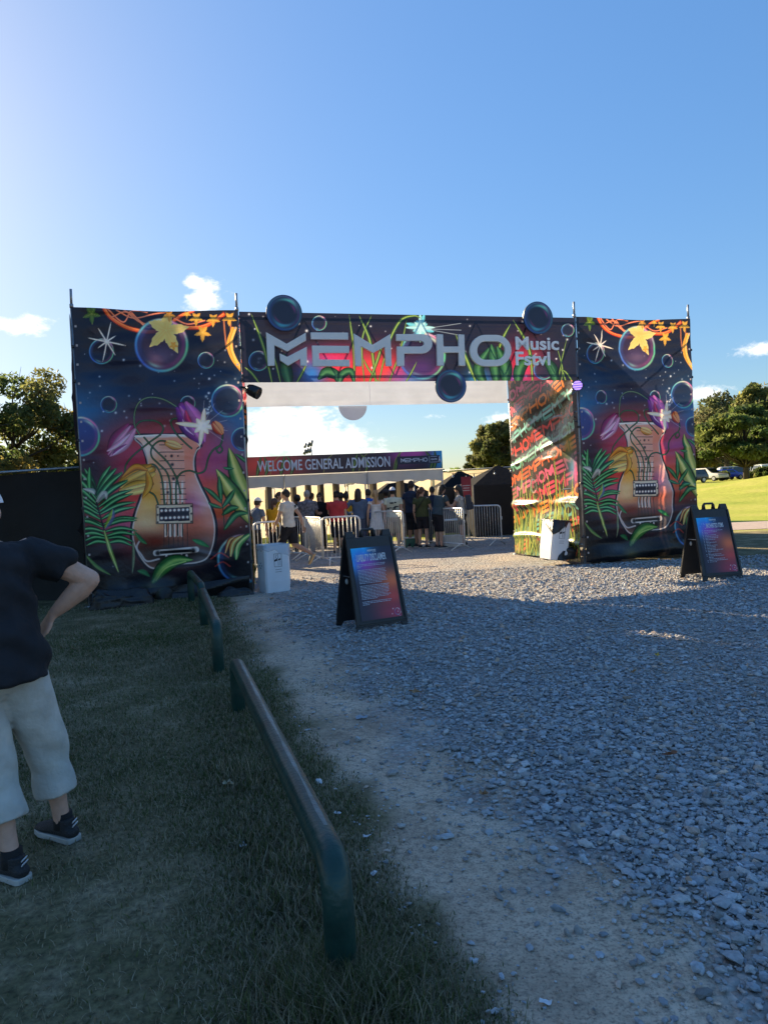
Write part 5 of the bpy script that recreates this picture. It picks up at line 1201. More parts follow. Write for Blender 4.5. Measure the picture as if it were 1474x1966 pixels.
# ================================================================ PROPS
# pipe rails
def rail(a, b, h, label, r=.052, legs=(True, True)):
    a, b = Vector(a), Vector(b); d = (b-a); ln = d.length; d.normalize(); q = .13; za, zb = gz(a.x, a.y), gz(b.x, b.y)
    def bend(p, s_, zg):
        top = p+Vector((0, 0, h+zg)); out = []
        for t in (0, .25, .5, .75, 1): out.append(p+Vector((0, 0, zg+h-q))*(1-t)**2+(top-p)*2*t*(1-t)+((top-p)+d*s_*q)*t*t)
        return out
    lean = .0
    up = [a+Vector((0, 0, za-.25)), a+Vector((0, 0, za+h*.45))]+bend(a, 1, za)
    dn = bend(b, -1, zb)[::-1]+[b+Vector((0, 0, zb+h*.45)), b+Vector((0, 0, zb-.25))]
    t = empty('pipe_rail', (a.x, a.y, za), 0, label, 'pipe rail', 'green pipe rails along the dirt strip')
    rel = Vector((a.x, a.y, za))
    m = M('dark_green_paint', (.012, .046, .038), .38, .4, 7, .2, 40, spec=.4, coat=.0)
    pts = [p-rel for p in up+dn]
    nmid = len(up); MB().tube(pts, r, 20).build('rail_tube', m, t, True)
    # worn bare strip along the top of the tube
    top = [p-rel+Vector((0, 0, r-.0006)) for p in (lerp(up[-1], dn[0], f) for f in np.linspace(.02, .98, 24))]
    sd_ = Vector((d.y, -d.x, 0)); vs_, fs_ = [], []
    for i, p in enumerate(top):
        wv = .007+.004*math.sin(i*1.3)+.004*math.sin(i*3.1)
        for e in (-1, -.3, .3, 1): vs_.append(p+sd_*(wv*e+.012)+Vector((0, 0, -(wv*e+.012)**2/(2*r)+.0012)))
    for i in range(len(top)-1):
        for e in range(3): fs_.append((i*4+e, i*4+e+1, (i+1)*4+e+1, (i+1)*4+e))
    MB().add(vs_, fs_).build('worn_strip', M('rubbed_paint', (.10, .15, .15), .42, .5, 14, .2, 50, spec=.5), t, True)
rail((-.215, 2.29, 0), (-1.17, 5.32, 0), .385, 'longest dark green pipe rail, nearest the viewer')
rail((-1.62, 6.62, 0), (-2.42, 9.25, 0), .45, 'dark green pipe rail beyond the nearest one')
rail((-2.56, 9.75, 0), (-3.15, 11.35, 0), .46, 'farthest dark green pipe rail ending at the near tower')

# folding A-frame signs
def poster_art(nu, nv, kind):
    u, v = np.meshgrid(np.linspace(0, 1, nu), np.linspace(0, 1, nv)); p = Paint(u*.66, (1-v), (27, 30, 52))
    for q in ((0.0, .02, .26, .26, (4, 182, 236), 2.2), (.14, .12, .18, .14, (60, 100, 205), .7), (.22, .24, .2, .12, (130, 66, 178), 1.0), (.34, .36, .2, .12, (132, 66, 110), .7), (.60, .50, .26, .2, (206, 108, 58), .95), (.58, .72, .28, .16, (190, 66, 62), .9), (.50, .93, .3, .16, (150, 44, 66), .85), (.62, .95, .12, .1, (170, 50, 90), .6), (.3, .62, .16, .2, (120, 60, 66), .5)): p.glow(*q)
    p.bubble(.60, .93, .05, .9); p.dots(16, 0, .2, 0, .2, 8, .006); p.dots(10, .5, .66, .85, 1, 9, .006)
    return p.C
def mempho(fn, w_, h_, mat, parent, wd=.14, name='lettering'):
    """wide geometric lettering of the festival name on a w x h strip"""
    mb = MB(); cw = w_/6*.8; st = h_*wd*1.6
    for i, ch in enumerate('MEmPHO'):
        x0 = i*w_/6
        for (a, b, c, d) in LETTER[ch]:
            p0, p1 = np.array((x0+a*cw, b*h_)), np.array((x0+c*cw, d*h_)); t = (p1-p0)/np.linalg.norm(p1-p0); n_ = np.array((-t[1], t[0]))*st/2; e = t*st*.5
            mb.prism([tuple(p0-n_-e), tuple(p1-n_+e), tuple(p1+n_+e), tuple(p0+n_-e)], fn, .0006+i*.00002, .0018+i*.00002)
    return mb.build(name, mat, parent, fix=True)
def a_frame(f0, f1, rear, label, kind, seed, turn=0.0):
    """two hinged plastic panels; f0,f1 front feet left/right, rear = rear panel's left foot"""
    f0, f1, rear = Vector(f0), Vector(f1), Vector(rear); ex = (f1-f0); wd = .70; ex.normalize(); ex = (Matrix.Rotation(turn, 3, 'Z') @ ex); mid = f0+ex*wd/2
    ey = Vector((-ex.y, ex.x, 0)); dep = (rear-f0).dot(ey); yaw = math.atan2(ex.y, ex.x); zg = gz(mid.x, mid.y)
    t = empty('folding_sign', (mid.x, mid.y, zg), yaw, label, 'A-frame sign', 'black folding signs on the gravel')
    hgt = 1.10; black = M('black_plastic_sign', (.016, .017, .02), .45, .2, 14, .2, 80)
    def panel(name, y_foot, y_top):
        up = Vector((0, y_top-y_foot, hgt)); ln = up.length; up.normalize(); nrm = Vector((0, -up.z, up.y)) if y_foot < dep/2 else Vector((0, up.z, -up.y))
        fn = lambda u, v, d: Vector((u, y_foot, 0))+up*v+nrm*d
        mb = MB(); W2 = wd/2
        outline = [(-W2, .0), (-W2+.075, 0), (-W2+.10, .05), (W2-.10, .05), (W2-.075, 0), (W2, 0), (W2-.035, ln-.005), (W2-.05, ln+.055), (W2-.145, ln+.055), (W2-.165, ln-.02), (-W2+.165, ln-.02), (-W2+.145, ln+.055), (-W2+.05, ln+.055), (-W2+.035, ln-.005)]
        # body as tilted slab; concave outline split into convex bands
        bands = [[(-W2, 0), (-W2+.075, 0), (-W2+.10, .05), (-W2+.0025, .05)], [(W2-.10, .05), (W2-.075, 0), (W2, 0), (W2-.0025, .05)], [(-W2+.0025, .05), (W2-.0025, .05), (W2-.034, ln-.02), (-W2+.034, ln-.02)],
                 [(-W2+.034, ln-.02), (-W2+.165, ln-.02), (-W2+.145, ln+.055), (-W2+.05, ln+.055)], [(W2-.165, ln-.02), (W2-.034, ln-.02), (W2-.05, ln+.055), (W2-.145, ln+.055)]]
        for bnd in bands: mb.prism(bnd, fn, -.02, .0)
        # raised rim
        for a, b in (((-W2+.02, .07), (-W2+.05, ln-.04)), ((W2-.02, .07), (W2-.05, ln-.04))):
            mb.prism([(a[0]-.016, a[1]), (a[0]+.016, a[1]), (b[0]+.016, b[1]), (b[0]-.016, b[1])], fn, .0005, .014)
        mb.prism([(-W2+.037, .072), (W2-.037, .072), (W2-.038, .10), (-W2+.038, .10)], fn, .0005, .012)
        o = mb.build(name, black, t, False, .004)
        hb = MB(); q = [fn(-.085, ln-.02, -.01), fn(-.085, ln+.045, -.01), fn(-.07, ln+.07, -.01), fn(.07, ln+.07, -.01), fn(.085, ln+.045, -.01), fn(.085, ln-.02, -.01)]
        hb.tube(q, .017, 8); hb.build('handle', black, o, True)
        return fn, o, ln
    fn, fp, ln = panel('front_panel', 0.0, dep/2-.03); _, rp, _ = panel('rear_panel', dep, dep/2+.03)
    mb = MB(); mb.tube([(-wd/2+.06, dep/2-.14, .62), (-wd/2+.06, dep/2+.14, .62)], .006, 6); mb.build('stay_bar', M_POLE, t)
    # poster
    W2 = wd/2; C = poster_art(110, 165, kind)
    pw, ph, z0 = .55, .865, .115
    def pos(u, v):
        q = np.zeros(u.shape+(3,)); upv = Vector((0, dep/2-.03, hgt)).normalized()
        q[..., 0] = -pw/2+pw*u; h = z0+ph*v; q[..., 1] = upv.y*h-.005*upv.z; q[..., 2] = upv.z*h+.005*upv.y; return q
    po = link('poster', grid_mesh('poster', 110, 165, pos, C), fp, [M('poster_print', None, .3, .05, 5, .05, 20, attr='Col', spec=.4, gain=1.35)])
    tw = M('poster_lettering', (.66, .70, .76), .5, .08)
    P = lambda x, y: (lambda u, v, d: fn(-pw/2+x+u, z0+y+v, .0062+d))
    if kind == 'liability':
        fit_text('LIABILITY DISCLAIMER', .40, .085, P(.06, .70), .0015, tw, fp, 'title_lettering', .012)
    else:
        fit_text('PROHIBITED ITEMS', .30, .07, P(.15, .70), .0015, tw, fp, 'title_lettering', .012)
    mempho(P(.22, .815), .115, .018, tw, fp, .16, 'small_logo')
    fit_text('MUSIC FSTVL', .05, .008, P(.285, .798), .0012, tw, fp, 'small_lettering', .02)
    # body copy too small to read: rows of short dashes
    rs = np.random.RandomState(seed); mb = MB()
    def row(x, y, w_, hh=.0062):
        while w_ > .012:
            l = min(w_, rs.uniform(.012, .045)); f = P(x, y); mb.prism([(0, 0), (l, 0), (l, hh), (0, hh)], f, .0003, .0009); x += l+.006; w_ -= l+.006
    if kind == 'liability':
        y = .66
        for blk, last in ((3, .06), (10, .3), (10, .22), (3, .1)):
            for i in range(blk): row(.05, y, .40*(last/.4 if i == blk-1 else rs.uniform(.9, 1))); y -= .0172
            y -= .016
    else:
        y = .655
        for i in range(22):
            ind = rs.uniform() < .15
            if not ind: row(.06, y, .014, .008)
            row(.095, y, rs.uniform(.05, .33)); y -= .0232
    mb.build('fine_print', M('fine_print_ink', (.5, .53, .62), .6), fp, fix=True)
    # gummed latch spot on the rear panel's inner face
    MB().ell((-wd/2+.09, dep/2+.10, .55), (.02, .01, .035)).build('latch', M('pale_latch', (.5, .5, .48), .5), t, True)
a_frame(G(686, 1216), G(786, 1200), G(644, 1203), 'folding sign with liability disclaimer poster on the gravel', 'liability', 3)
a_frame(G(1350, 1119), G(1428, 1114), G(1293, 1112), 'folding sign with prohibited items poster beside the far tower', 'prohibited', 4, R(7))

# cardboard event bins
def event_bin(loc, yaw, label, tilt=None, bag=False, hgt=.82, w_=.45):
    t = empty('waste_bin', loc, yaw, label, 'waste bin', 'white cardboard waste bins'); card = M('white_card', (.66, .68, .72), .6, .06, 4, .08, 60)
    Rm = tilt or Matrix.Identity(3); B_ = Vector((0, 0, 0))
    # octagon-ish carton: square with bevelled corners, open top
    c = .03; h = w_/2; pl = [(-h+c, -h), (h-c, -h), (h, -h+c), (h, h-c), (h-c, h), (-h+c, h), (-h, h-c), (-h, -h+c)]
    vs_, fs_ = [], []
    for (k_, z) in ((.93, 0), (1.0, .25*hgt), (1.0, hgt), (.97, hgt), (.95, .15)):
        for (x, y) in pl: vs_.append(Rm @ Vector((x*k_, y*k_, z)))
    for i in range(4):
        for j in range(8): fs_.append((i*8+j, i*8+(j+1) % 8, (i+1)*8+(j+1) % 8, (i+1)*8+j))
    fs_.append(tuple(range(7, -1, -1))); fs_.append(tuple(32+j for j in range(8)))
    bx = MB().add(vs_, fs_).build('carton', card, t, False, .004)
    # printed mark: boxed letters and two small lines on one face, faint mark on the other
    ink = M('black_ink', (.03, .035, .05), .7); mb = MB()
    def fr(u, v, d): return Rm @ Vector((u, -h-.001-d, v))
    def bar(x0, z0, x1, z1, wd=.006):
        p0, p1 = np.array((x0, z0)), np.array((x1, z1)); tt = (p1-p0)/np.linalg.norm(p1-p0); n_ = np.array((-tt[1], tt[0]))*wd/2
        mb.prism([tuple(p0-n_), tuple(p1-n_), tuple(p1+n_), tuple(p0+n_)], fr, .0, .0012)
    zc = .44*hgt/.8
    for a in ((-.06, zc, .07, zc), (-.06, zc+.22, .07, zc+.22), (-.06, zc, -.06, zc+.22), (.07, zc, .07, zc+.22), (.01, zc+.11, .01, zc+.22), (-.035, zc+.2, -.01, zc+.2), (-.01, zc+.2, -.035, zc+.165), (-.035, zc+.165, -.005, zc+.13), (.01, zc+.02, .01, zc+.12), (.045, zc+.02, .045, zc+.1), (.04, zc+.14, .065, zc+.14)): bar(*a)
    for a in ((-.055, zc+.095, -.01, zc+.13), (-.055, zc+.11, -.005, zc+.11), (.015, zc+.115, .055, zc+.125)): bar(*a, .026)
    bar(-.05, zc-.05, .065, zc-.045, .006); bar(-.05, zc-.09, .065, zc-.085, .006)
    mb.build('printed_mark', ink, bx)
    mb = MB(); fl = lambda u, v, d: Rm @ Vector((-h-.001-d, u, v))
    for (u, v, a) in ((0, .50, .05), (-.055, .46, .05), (.055, .46, .05), (0, .42, .05)): mb.prism([(u-a/2, v*hgt/.8), (u, v*hgt/.8-.016), (u+a/2, v*hgt/.8), (u, v*hgt/.8+.016)], fl, 0, .0012)
    if not bag: mb.build('printed_emblem', M('pale_ink', (.08, .13, .18), .7), bx)
    if bag:
        # black liner folded over the rim and slumped round the foot
        n = 40; q = []; f = []
        for i, (k_, z) in enumerate(((.90, hgt-.12), (.96, hgt+.015), (1.06, hgt+.005), (1.09, hgt-.11))):
            for j in range(n):
                a = 6.2832*j/n; m_ = max(abs(math.cos(a)), abs(math.sin(a))); dz = 0
                if i == 3: dz = -.16*max(0, math.cos(a-4.0))**6+.012*math.sin(j*1.7)+(.085 if math.cos(a-4.0) < .5 else 0)
                q.append(Rm @ Vector((math.cos(a)/m_*h*k_*(1+.02*math.sin(j*2.3)), math.sin(a)/m_*h*k_*(1+.02*math.sin(j*1.9)), z+dz+.01*math.sin(j*2.9))))
        for i in range(3):
            for j in range(n): f.append((i*n+j, i*n+(j+1) % n, (i+1)*n+(j+1) % n, (i+1)*n+j))
        MB().add(q, f).build('bin_liner', M_BLACKCLOTH, t, True)
        me = lump_mesh('slumped_liner', .70, .52, .36, 19, None); o = link('slumped_liner', me, t, [M_BLACKCLOTH]); o.location = (.16, -.02, 0)
    else:
        n = 32; q = []; f = []
        for i, (k_, z) in enumerate(((.97, hgt-.02), (.985, hgt+.012), (1.02, hgt+.01), (1.025, hgt-.09))):
            for j in range(n):
                a = 6.2832*j/n; m_ = max(abs(math.cos(a)), abs(math.sin(a))); dz = (-.13*max(0, math.cos(a+.6))**3+.02*math.sin(j*1.7)) if i == 3 else 0
                q.append(Rm @ Vector((math.cos(a)/m_*h*k_, math.sin(a)/m_*h*k_, z+dz)))
        for i in range(3):
            for j in range(n): f.append((i*n+j, i*n+(j+1) % n, (i+1)*n+(j+1) % n, (i+1)*n+j))
        MB().add(q, f).build('bin_liner', M('clear_liner', (.55, .6, .66), .25, .05, 4, .4, 14, alpha=.45), t, True)
g = G(528, 1139); event_bin((g[0]-.03, g[1]+.18, 0), R(28), 'upright white card bin with boxed mark beside the near tower')
g = gate_world(np.array(OPEN_W-.46), np.array(.42), np.array(0.0)); event_bin((g[0], g[1], .12), R(24), 'leaning white card bin slumped in a black liner by the sunlit side banner', Matrix.Rotation(.13, 3, 'Y') @ Matrix.Rotation(.05, 3, 'X'), True, .78, .42)

# crowd barriers
def barrier(a, b, label, hgt=1.1):
    a, b = Vector((a[0], a[1], 0)), Vector((b[0], b[1], 0)); d = b-a; ln = d.length; yaw = math.atan2(d.y, d.x)
    t = empty('crowd_barrier', (a.x, a.y, gz(a.x, a.y)), yaw, label, 'crowd barrier', 'galvanised crowd barriers'); m = M('galvanised_barrier', (.74, .74, .72), .38, .15, 12, .1, 60, metal=.25)
    r = .10; fr = [(0, 0, .14), (0, 0, hgt-r)]+[(r-r*math.cos(x), 0, hgt-r+r*math.sin(x)) for x in (.4, .8, 1.2, 1.57)]+[(ln-r+r*math.sin(x), 0, hgt-r+r*math.cos(x)) for x in (0, .4, .8, 1.2, 1.57)]+[(ln, 0, .14), (ln-.01, 0, .14)]
    mb = MB(); mb.tube(fr, .02, 8); mb.tube([(0, 0, .16), (ln, 0, .16)], .018, 8); mb.build('frame', m, t, True)
    mb = MB(); n = max(7, int(ln/.095))
    for i in range(1, n): mb.tube([(ln*i/n, 0, .17), (ln*i/n, 0, hgt-.015)], .0068, 5)
    mb.build('infill_grille', m, t, True)
    for x in (.16, ln-.16):
        mb = MB(); mb.tube([(x, -.33, .008), (x, -.02, .17), (x, .02, .17), (x, .33, .008)], .016, 6); mb.build('foot', m, t, True)
    mb = MB(); mb.box((ln+.02, 0, .75), (.05, .02, .09)); mb.build('hook', m, t, False, .004)
def BP(px, py, Y): q = AT(px, py, Y); return (q[0], q[1])
barrier(BP(617, 993, 16.5), BP(690, 992, 16.5), 'front barrier left of the liability sign, its top rail catching the sun')
barrier(BP(584, 993, 18.2), BP(616, 994, 16.7), 'barrier angled back from the front one, behind the striding man')
barrier(BP(516, 992, 19.6), BP(583, 992, 18.3), 'barrier running behind the striding man')
barrier(BP(486, 1003, 15.7), BP(537, 1002, 15.9), 'barrier between the near tower and the striding man')
barrier(BP(668, 984, 20.4), BP(719, 984, 19.7), 'barrier behind the top of the liability sign')
barrier(BP(719, 985, 19.6), BP(773, 985, 18.3), 'barrier just right of the liability sign with splayed foot')
barrier(BP(766, 979, 21.0), BP(815, 979, 20.4), 'barrier in front of the tall navy tee')
barrier(BP(817, 979, 20.3), BP(889, 978, 18.6), 'barrier in front of the bag table')
barrier(BP(890, 973, 20.6), BP(960, 971, 19.6), 'rightmost barrier before the dark fence')
barrier(BP(607, 983, 21.8), BP(667, 983, 21.6), 'barrier half hidden behind the red polo')
# bag search table and tubs
def table(x0, y0, x1, y1, label):
    a, b = Vector((x0, y0, 0)), Vector((x1, y1, 0)); c = (a+b)/2; ln = (b-a).length; t = empty('folding_table', (c.x, c.y, gz(c.x, c.y)), math.atan2((b-a).y, (b-a).x), label, 'table')
    MB().box((0, 0, .73), (ln, .6, .035)).build('tabletop', M('white_table', (.6, .6, .58), .5, .08), t, False, .008)
    for sx in (-1, 1):
        for sy in (-1, 1): MB().tube([(sx*(ln/2-.1), sy*.24, .72), (sx*(ln/2-.08), sy*.26, 0)], .014, 6).build('leg', M_POLE, t)
q0, q1 = AT(842, 1000, 19.9), AT(876, 1000, 20.1); table(q0[0]-.1, 20.4, q1[0]+.15, 20.5, 'folding table for bag search between the two leaning people')
def tub(px, Y, z, sz, col, mname, label):
    q = AT(px, 1000, Y); t = empty('storage_tub', (q[0], Y, gz(q[0], Y)+z), .2, label, 'storage tub'); m = M(mname, col, .5, .1)
    MB().box((0, 0, sz[2]/2), (sz[0]*.88, sz[1]*.88, sz[2]), None, 1.12).build('tub_body', m, t, False, .02); MB().box((0, 0, sz[2]+.012), (sz[0]*1.05, sz[1]*1.05, .025)).build('lid', M('tub_lid', (.6, .6, .58), .5), t, False, .008)
tub(866, 19.9, 0, (.62, .4, .3), (.55, .56, .54), 'clear_tub', 'pale storage tub on the ground below the bag table')
tub(789, 20.6, 0, (.45, .35, .26), (.05, .16, .12), 'green_tub', 'small green tub with white lid behind the barrier')

# litter and dead leaves on the ground
rs = np.random.RandomState(8)
def paper(px, py, s_, label, col='white_scrap', rgb=(.62, .64, .68), ball=False):
    g_ = G(px, py); z = gz(g_[0], g_[1]); n = 7
    if ball: me = lump_mesh('litter', s_*1.3, s_, s_*.6, int(px), None)
    else:
        u, v = np.meshgrid(np.linspace(-.5, .5, n), np.linspace(-.5, .5, n)); h = .18*vnoise(u*5, v*5, int(px))+.1
        V = np.stack([u*s_*1.4, v*s_*.8, np.maximum(h, .02)*s_], -1).reshape(-1, 3); i = np.arange(n*n).reshape(n, n)
        me = np_mesh('litter', V, np.stack([i[:-1, :-1], i[:-1, 1:], i[1:, 1:], i[1:, :-1]], -1).reshape(-1, 4), None, False)
    o = link('litter', me, None, [M(col, rgb, .7, .1, 30)]); o.location = (g_[0], g_[1], z+.008); o.rotation_euler = (0, 0, rs.uniform(0, 6)); tag(o, label, 'litter')
    if not ball:
        s = o.modifiers.new('thick', 'SOLIDIFY'); s.thickness = .0015
paper(612, 1506, .038, 'crumpled white paper ball in the grass right of the nearest rail', ball=True)
paper(648, 1568, .026, 'small white scrap below the crumpled paper ball')
paper(466, 1636, .035, 'grey white wrapper in the grass left of the nearest rail', 'grey_wrapper', (.32, .34, .34))
paper(705, 1612, .026, 'thin white strip on the dirt near the rail bend')
paper(718, 1684, .026, 'white torn scrap at the lower grass edge')
paper(694, 1374, .06, 'flat dark wrapper with pale top lying on the dirt strip', 'foil_wrapper', (.30, .33, .38))
paper(1047, 1930, .025, 'white paper scrap lowest on the dirt', 'white_scrap')
def dead_leaf(px, py, s_, rgb, mname, label):
    g_ = G(px, py); z = gz(g_[0], g_[1]); n = 40; V = [(0, 0, .25*s_)]; 
    for i in range(n):
        a = 6.2832*i/n; r = s_*(.3+.34*abs(math.cos(a*2.5))**1.4)*(1.25 if abs(a-3.14) > 2.6 else 1); V.append((r*math.cos(a), r*.7*math.sin(a), s_*.14+.16*s_*math.sin(a*3)+.02))
    V.append((-s_*.9, 0, .02)); F_ = [(0, 1+i, 1+(i+1) % n) for i in range(n)]+[(0, 1+n//2, n+1)]
    me = bpy.data.meshes.new('fallen_leaf'); me.from_pydata(V, [], F_); o = link('fallen_leaf', me, None, [M(mname, rgb, .7, .3, 40)]); o.location = (g_[0], g_[1], z+.012); o.rotation_euler = (rs.uniform(-.2, .2), rs.uniform(-.2, .2), rs.uniform(0, 6)); tag(o, label, 'leaf', 'fallen leaves')
dead_leaf(797, 1329, .07, (.34, .20, .10), 'tan_leaf', 'tan fallen leaf at the dirt and gravel border')
dead_leaf(1262, 1263, .06, (.5, .33, .05), 'yellow_leaf', 'yellow fallen leaf on the gravel')
dead_leaf(438, 1524, .06, (.36, .32, .22), 'pale_leaf', 'pale lobed leaf in the grass left of the nearest rail')
dead_leaf(930, 1534, .05, (.36, .2, .11), 'tan_leaf', 'brown leaf on the dirt beside the gravel')
dead_leaf(1287, 1463, .055, (.24, .1, .05), 'rust_leaf', 'rust brown leaf on the near gravel')
dead_leaf(1216, 1295, .045, (.3, .17, .1), 'tan_leaf', 'small brown leaf beyond the rust brown one')

# ================================================================ BACKGROUND
# admission canopy and its long sign
SA = GATE_A*.9
def CN(px, py, Y): return Vector(AT(px, py, Y))
sl, sr = CN(484, 880, 20.9), CN(848, 871, 22.5)
sdir = Vector((sr.x-sl.x, sr.y-sl.y, 0)); SLEN = sdir.length; sdir.normalize(); SYAW = math.atan2(sdir.y, sdir.x); sl.z = 2.86
ext = 2.6                                           # part of the row hidden behind the near tower
def sign_board():
    nu, nv = 620, 60; H_ = .55; Ln = SLEN+ext
    u, v = np.meshgrid(np.linspace(0, 1, nu), np.linspace(0, 1, nv)); X = u*Ln-ext; Y = (1-v)*H_; p = Paint(X, Y, (34, 34, 52))
    for q in ((-1.2, .2, 1.3, .6, (196, 60, 56), 1), (.3, .25, .9, .45, (196, 62, 58), 1), (1.15, .3, .7, .4, (150, 56, 62), .8), (4.6, .05, .5, .35, (142, 60, 150), .95), (5.1, .02, .5, .25, (176, 78, 170), .9), (5.75, .1, .22, .4, (110, 120, 200), .9), (SLEN, .2, .35, .6, (40, 150, 214), 1)): p.glow(*q)
    for x in (-1.6, -.9, .1, .35, .8, 1.1, 3.0, 3.4, 4.35, 5.5, 5.62, 5.9): p.leaf([(x, .6), (x+.08, .3), (x+.2*math.sin(x*9), -.02)], .12, (44, 92, 58), (28, 66, 46), (110, 140, 70))
    for x in (.5, 2.1, 3.2, 4.3): p.stroke([(x, .55), (x+.1, .2), (x+.3, .0)], .025, (140, 160, 80), .7)
    t = empty('welcome_sign', (sl.x, sl.y, sl.z-H_), SYAW, 'long admission welcome sign board above the white canopy', 'sign')
    pos = lambda u, v: np.stack([u*Ln-ext, 0*u-.012, v*H_], -1)
    bo = MB().box((Ln/2-ext, .02, H_/2), (Ln, .05, H_)).build('backing_board', M('sign_backing', (.05, .05, .06), .6), t)
    link('sign_print', grid_mesh('sign_print', nu, nv, pos, p.C), t, [M('sign_vinyl', None, .45, .05, 4, attr='Col', gain=1.3, trans=.0)])
    dk = s2l((30, 32, 50))*2.0; x0 = SLEN*.748
    MB().box(((x0+SLEN-.08)/2, -.016, .285), (SLEN-.08-x0, .006, .25)).build('dark_panel', M('navy_panel', tuple(dk), .5, .05), t)
    tw = M('sign_lettering', (.60, .68, .80), .5, .05); f = lambda x, z: (lambda u, v, d: (x+u, -.0205-d, z+v))
    fit_text('WELCOME GENERAL ADMISSION', SLEN*.685, .32, f(.14, .11), .004, tw, t, 'lettering', .012)
    mempho(lambda u, v, d: (SLEN*.77+u, -.021-d, .235+v), SLEN*.15, .10, tw, t, .13)
    MB().box((SLEN*.927, -.022, .285), (.012, .004, .2)).build('divider', tw, t)
    for z in (.375, .2): MB().box((SLEN*.953, -.022, z), (.22, .004, .012)).build('divider', tw, t)
    fit_text('GATE', .2, .055, f(SLEN*.953-.1, .26), .004, tw, t, 'lettering', .03); fit_text('A', .10, .19, f(SLEN*.976, .19), .004, tw, t, 'lettering', .02)
sign_board()
def canopy(x0, x1, label):
    """pitched white pop-up canopy in the row, local frame along the sign"""
    t = empty('canopy_tent', (sl.x, sl.y, 0), SYAW, label, 'canopy tent', 'white canopies of the checkpoint row'); w_ = x1-x0; c = (x0+x1)/2; y0, y1 = .03, 3.0; ze, zt = 2.28, 3.15
    m = M('white_canopy', (.66, .66, .66), .6, .06, 3, .15, 8, trans=.35)
    zt = 2.95
    V = [(x0, y0, ze), (x1, y0, ze), (x1, y1, ze), (x0, y1, ze), (c, (y0+y1)/2, zt)]; MB().add(V, [(0, 1, 4), (1, 2, 4), (2, 3, 4), (3, 0, 4)]).build('roof', m, t)
    for name, a, b in (('valance', (x0, y0), (x1, y0)), ('valance', (x1, y0), (x1, y1)), ('valance', (x1, y1), (x0, y1)), ('valance', (x0, y1), (x0, y0))):
        n = 24; vs_ = []
        for i in range(n+1):
            f = i/n; x = a[0]+(b[0]-a[0])*f; y = a[1]+(b[1]-a[1])*f; sag = .05*math.sin(math.pi*f)-.02*math.sin(f*21)
            off = .02*math.sin(f*17+x); vs_ += [(x, y, ze+.03), (x+(off if a[1] != b[1] else 0), y-(.02+off if a[1] == b[1] else 0), ze-.36+sag)]
        MB().add(vs_, [(2*i, 2*i+2, 2*i+3, 2*i+1) for i in range(n)]).build(name, m, t, True, fix=False)
    for x in (x0+.03, x1-.03):
        for y in (y0+.06, y1-.06):
            MB().tube([(x, y, 0), (x, y, ze)], .026, 8).build('tent_leg', M('pale_leg', (.5, .5, .48), .5, .1), t, True)
            MB().box((x, y, .03), (.16, .16, .05)).build('foot_plate', M_POLE, t)
canopy(SLEN*.585, SLEN+.02, 'right hand white canopy under the gate letter panel')
canopy(SLEN*.155, SLEN*.58, 'middle white canopy under the welcome words')
canopy(-ext+.4, SLEN*.15, 'white canopy running on behind the near tower')
# walk-through detectors
def detector(px, Y, label):
    q = AT(px, 950, Y); t = empty('walk_through_detector', (q[0], Y, gz(q[0], Y)), SYAW, label, 'metal detector', 'walk-through detectors under the canopy'); m = M('taupe_panel', (.15, .12, .10), .5, .1, 5)
    for sg in (-1, 1): MB().box((sg*.45, 0, 1.05), (.13, .5, 2.1)).build('side_panel', m, t, False, .02)
    MB().box((0, 0, 2.17), (1.03, .5, .16)).build('top_panel', m, t, False, .02); MB().box((.2, -.255, 2.17), (.28, .02, .08)).build('display', M('detector_display', (.02, .02, .025), .2), t)
detector(619, 22.6, 'taupe walk-through detector left of the red polo'); detector(590, 23.2, 'taupe walk-through detector behind the plaid shirt'); detector(743, 22.8, 'taupe walk-through detector behind the white cap'); detector(487, 21.4, 'taupe walk-through detector at the near tower edge')

# fences with mesh scrim
def fence(pts, label, hgt, mat, post_every=2.6, group=None, wav=.03, seed=1, lowgap=.02):
    pts = [Vector((a, b, 0)) for a, b in pts]; t = empty('scrim_fence', pts[0], 0, label, 'fence', group); o_ = pts[0]
    for a, b in zip(pts[:-1], pts[1:]):
        d = b-a; ln = d.length; d.normalize(); nrm = Vector((-d.y, d.x, 0)); n = max(2, int(round(ln/post_every))); nu, nv = max(12, int(ln*10)), 14
        u, v = np.meshgrid(np.linspace(0, 1, nu), np.linspace(0, 1, nv)); off = wav*vnoise(u*ln*2.2, v*6, seed)+.01
        X = a.x+d.x*ln*u+nrm.x*off*-1-o_.x; Y = a.y+d.y*ln*u+nrm.y*off*-1-o_.y; Zg = ground_z(a.x+d.x*ln*u, a.y+d.y*ln*u)
        Z = Zg+lowgap+(hgt-lowgap-.03)*v+.02*np.abs(np.sin(u*ln*2.4))*(v > .98)*-1+(.04*np.sin(u*ln*1.3)*(v < .01))
        i = np.arange(nu*nv).reshape(nv, nu); me = np_mesh('scrim', np.stack([X, Y, Z], -1).reshape(-1, 3), np.stack([i[:-1, :-1], i[:-1, 1:], i[1:, 1:], i[1:, :-1]], -1).reshape(-1, 4), None, True)
        link('scrim', me, t, [mat])
        mb = MB(); mb.tube([a-o_+Vector((0, 0, gz(a.x, a.y)+hgt)), b-o_+Vector((0, 0, gz(b.x, b.y)+hgt))], .021, 8); mb.build('top_rail', M_POLE, t, True)
        for k in range(n+1):
            p = a+d*ln*k/n; z = gz(p.x, p.y); MB().tube([p-o_+nrm*.035+Vector((0, 0, z)), p-o_+nrm*.035+Vector((0, 0, z+hgt+.04))], .024, 8).build('fence_post', M_POLE, t, True)
    return t
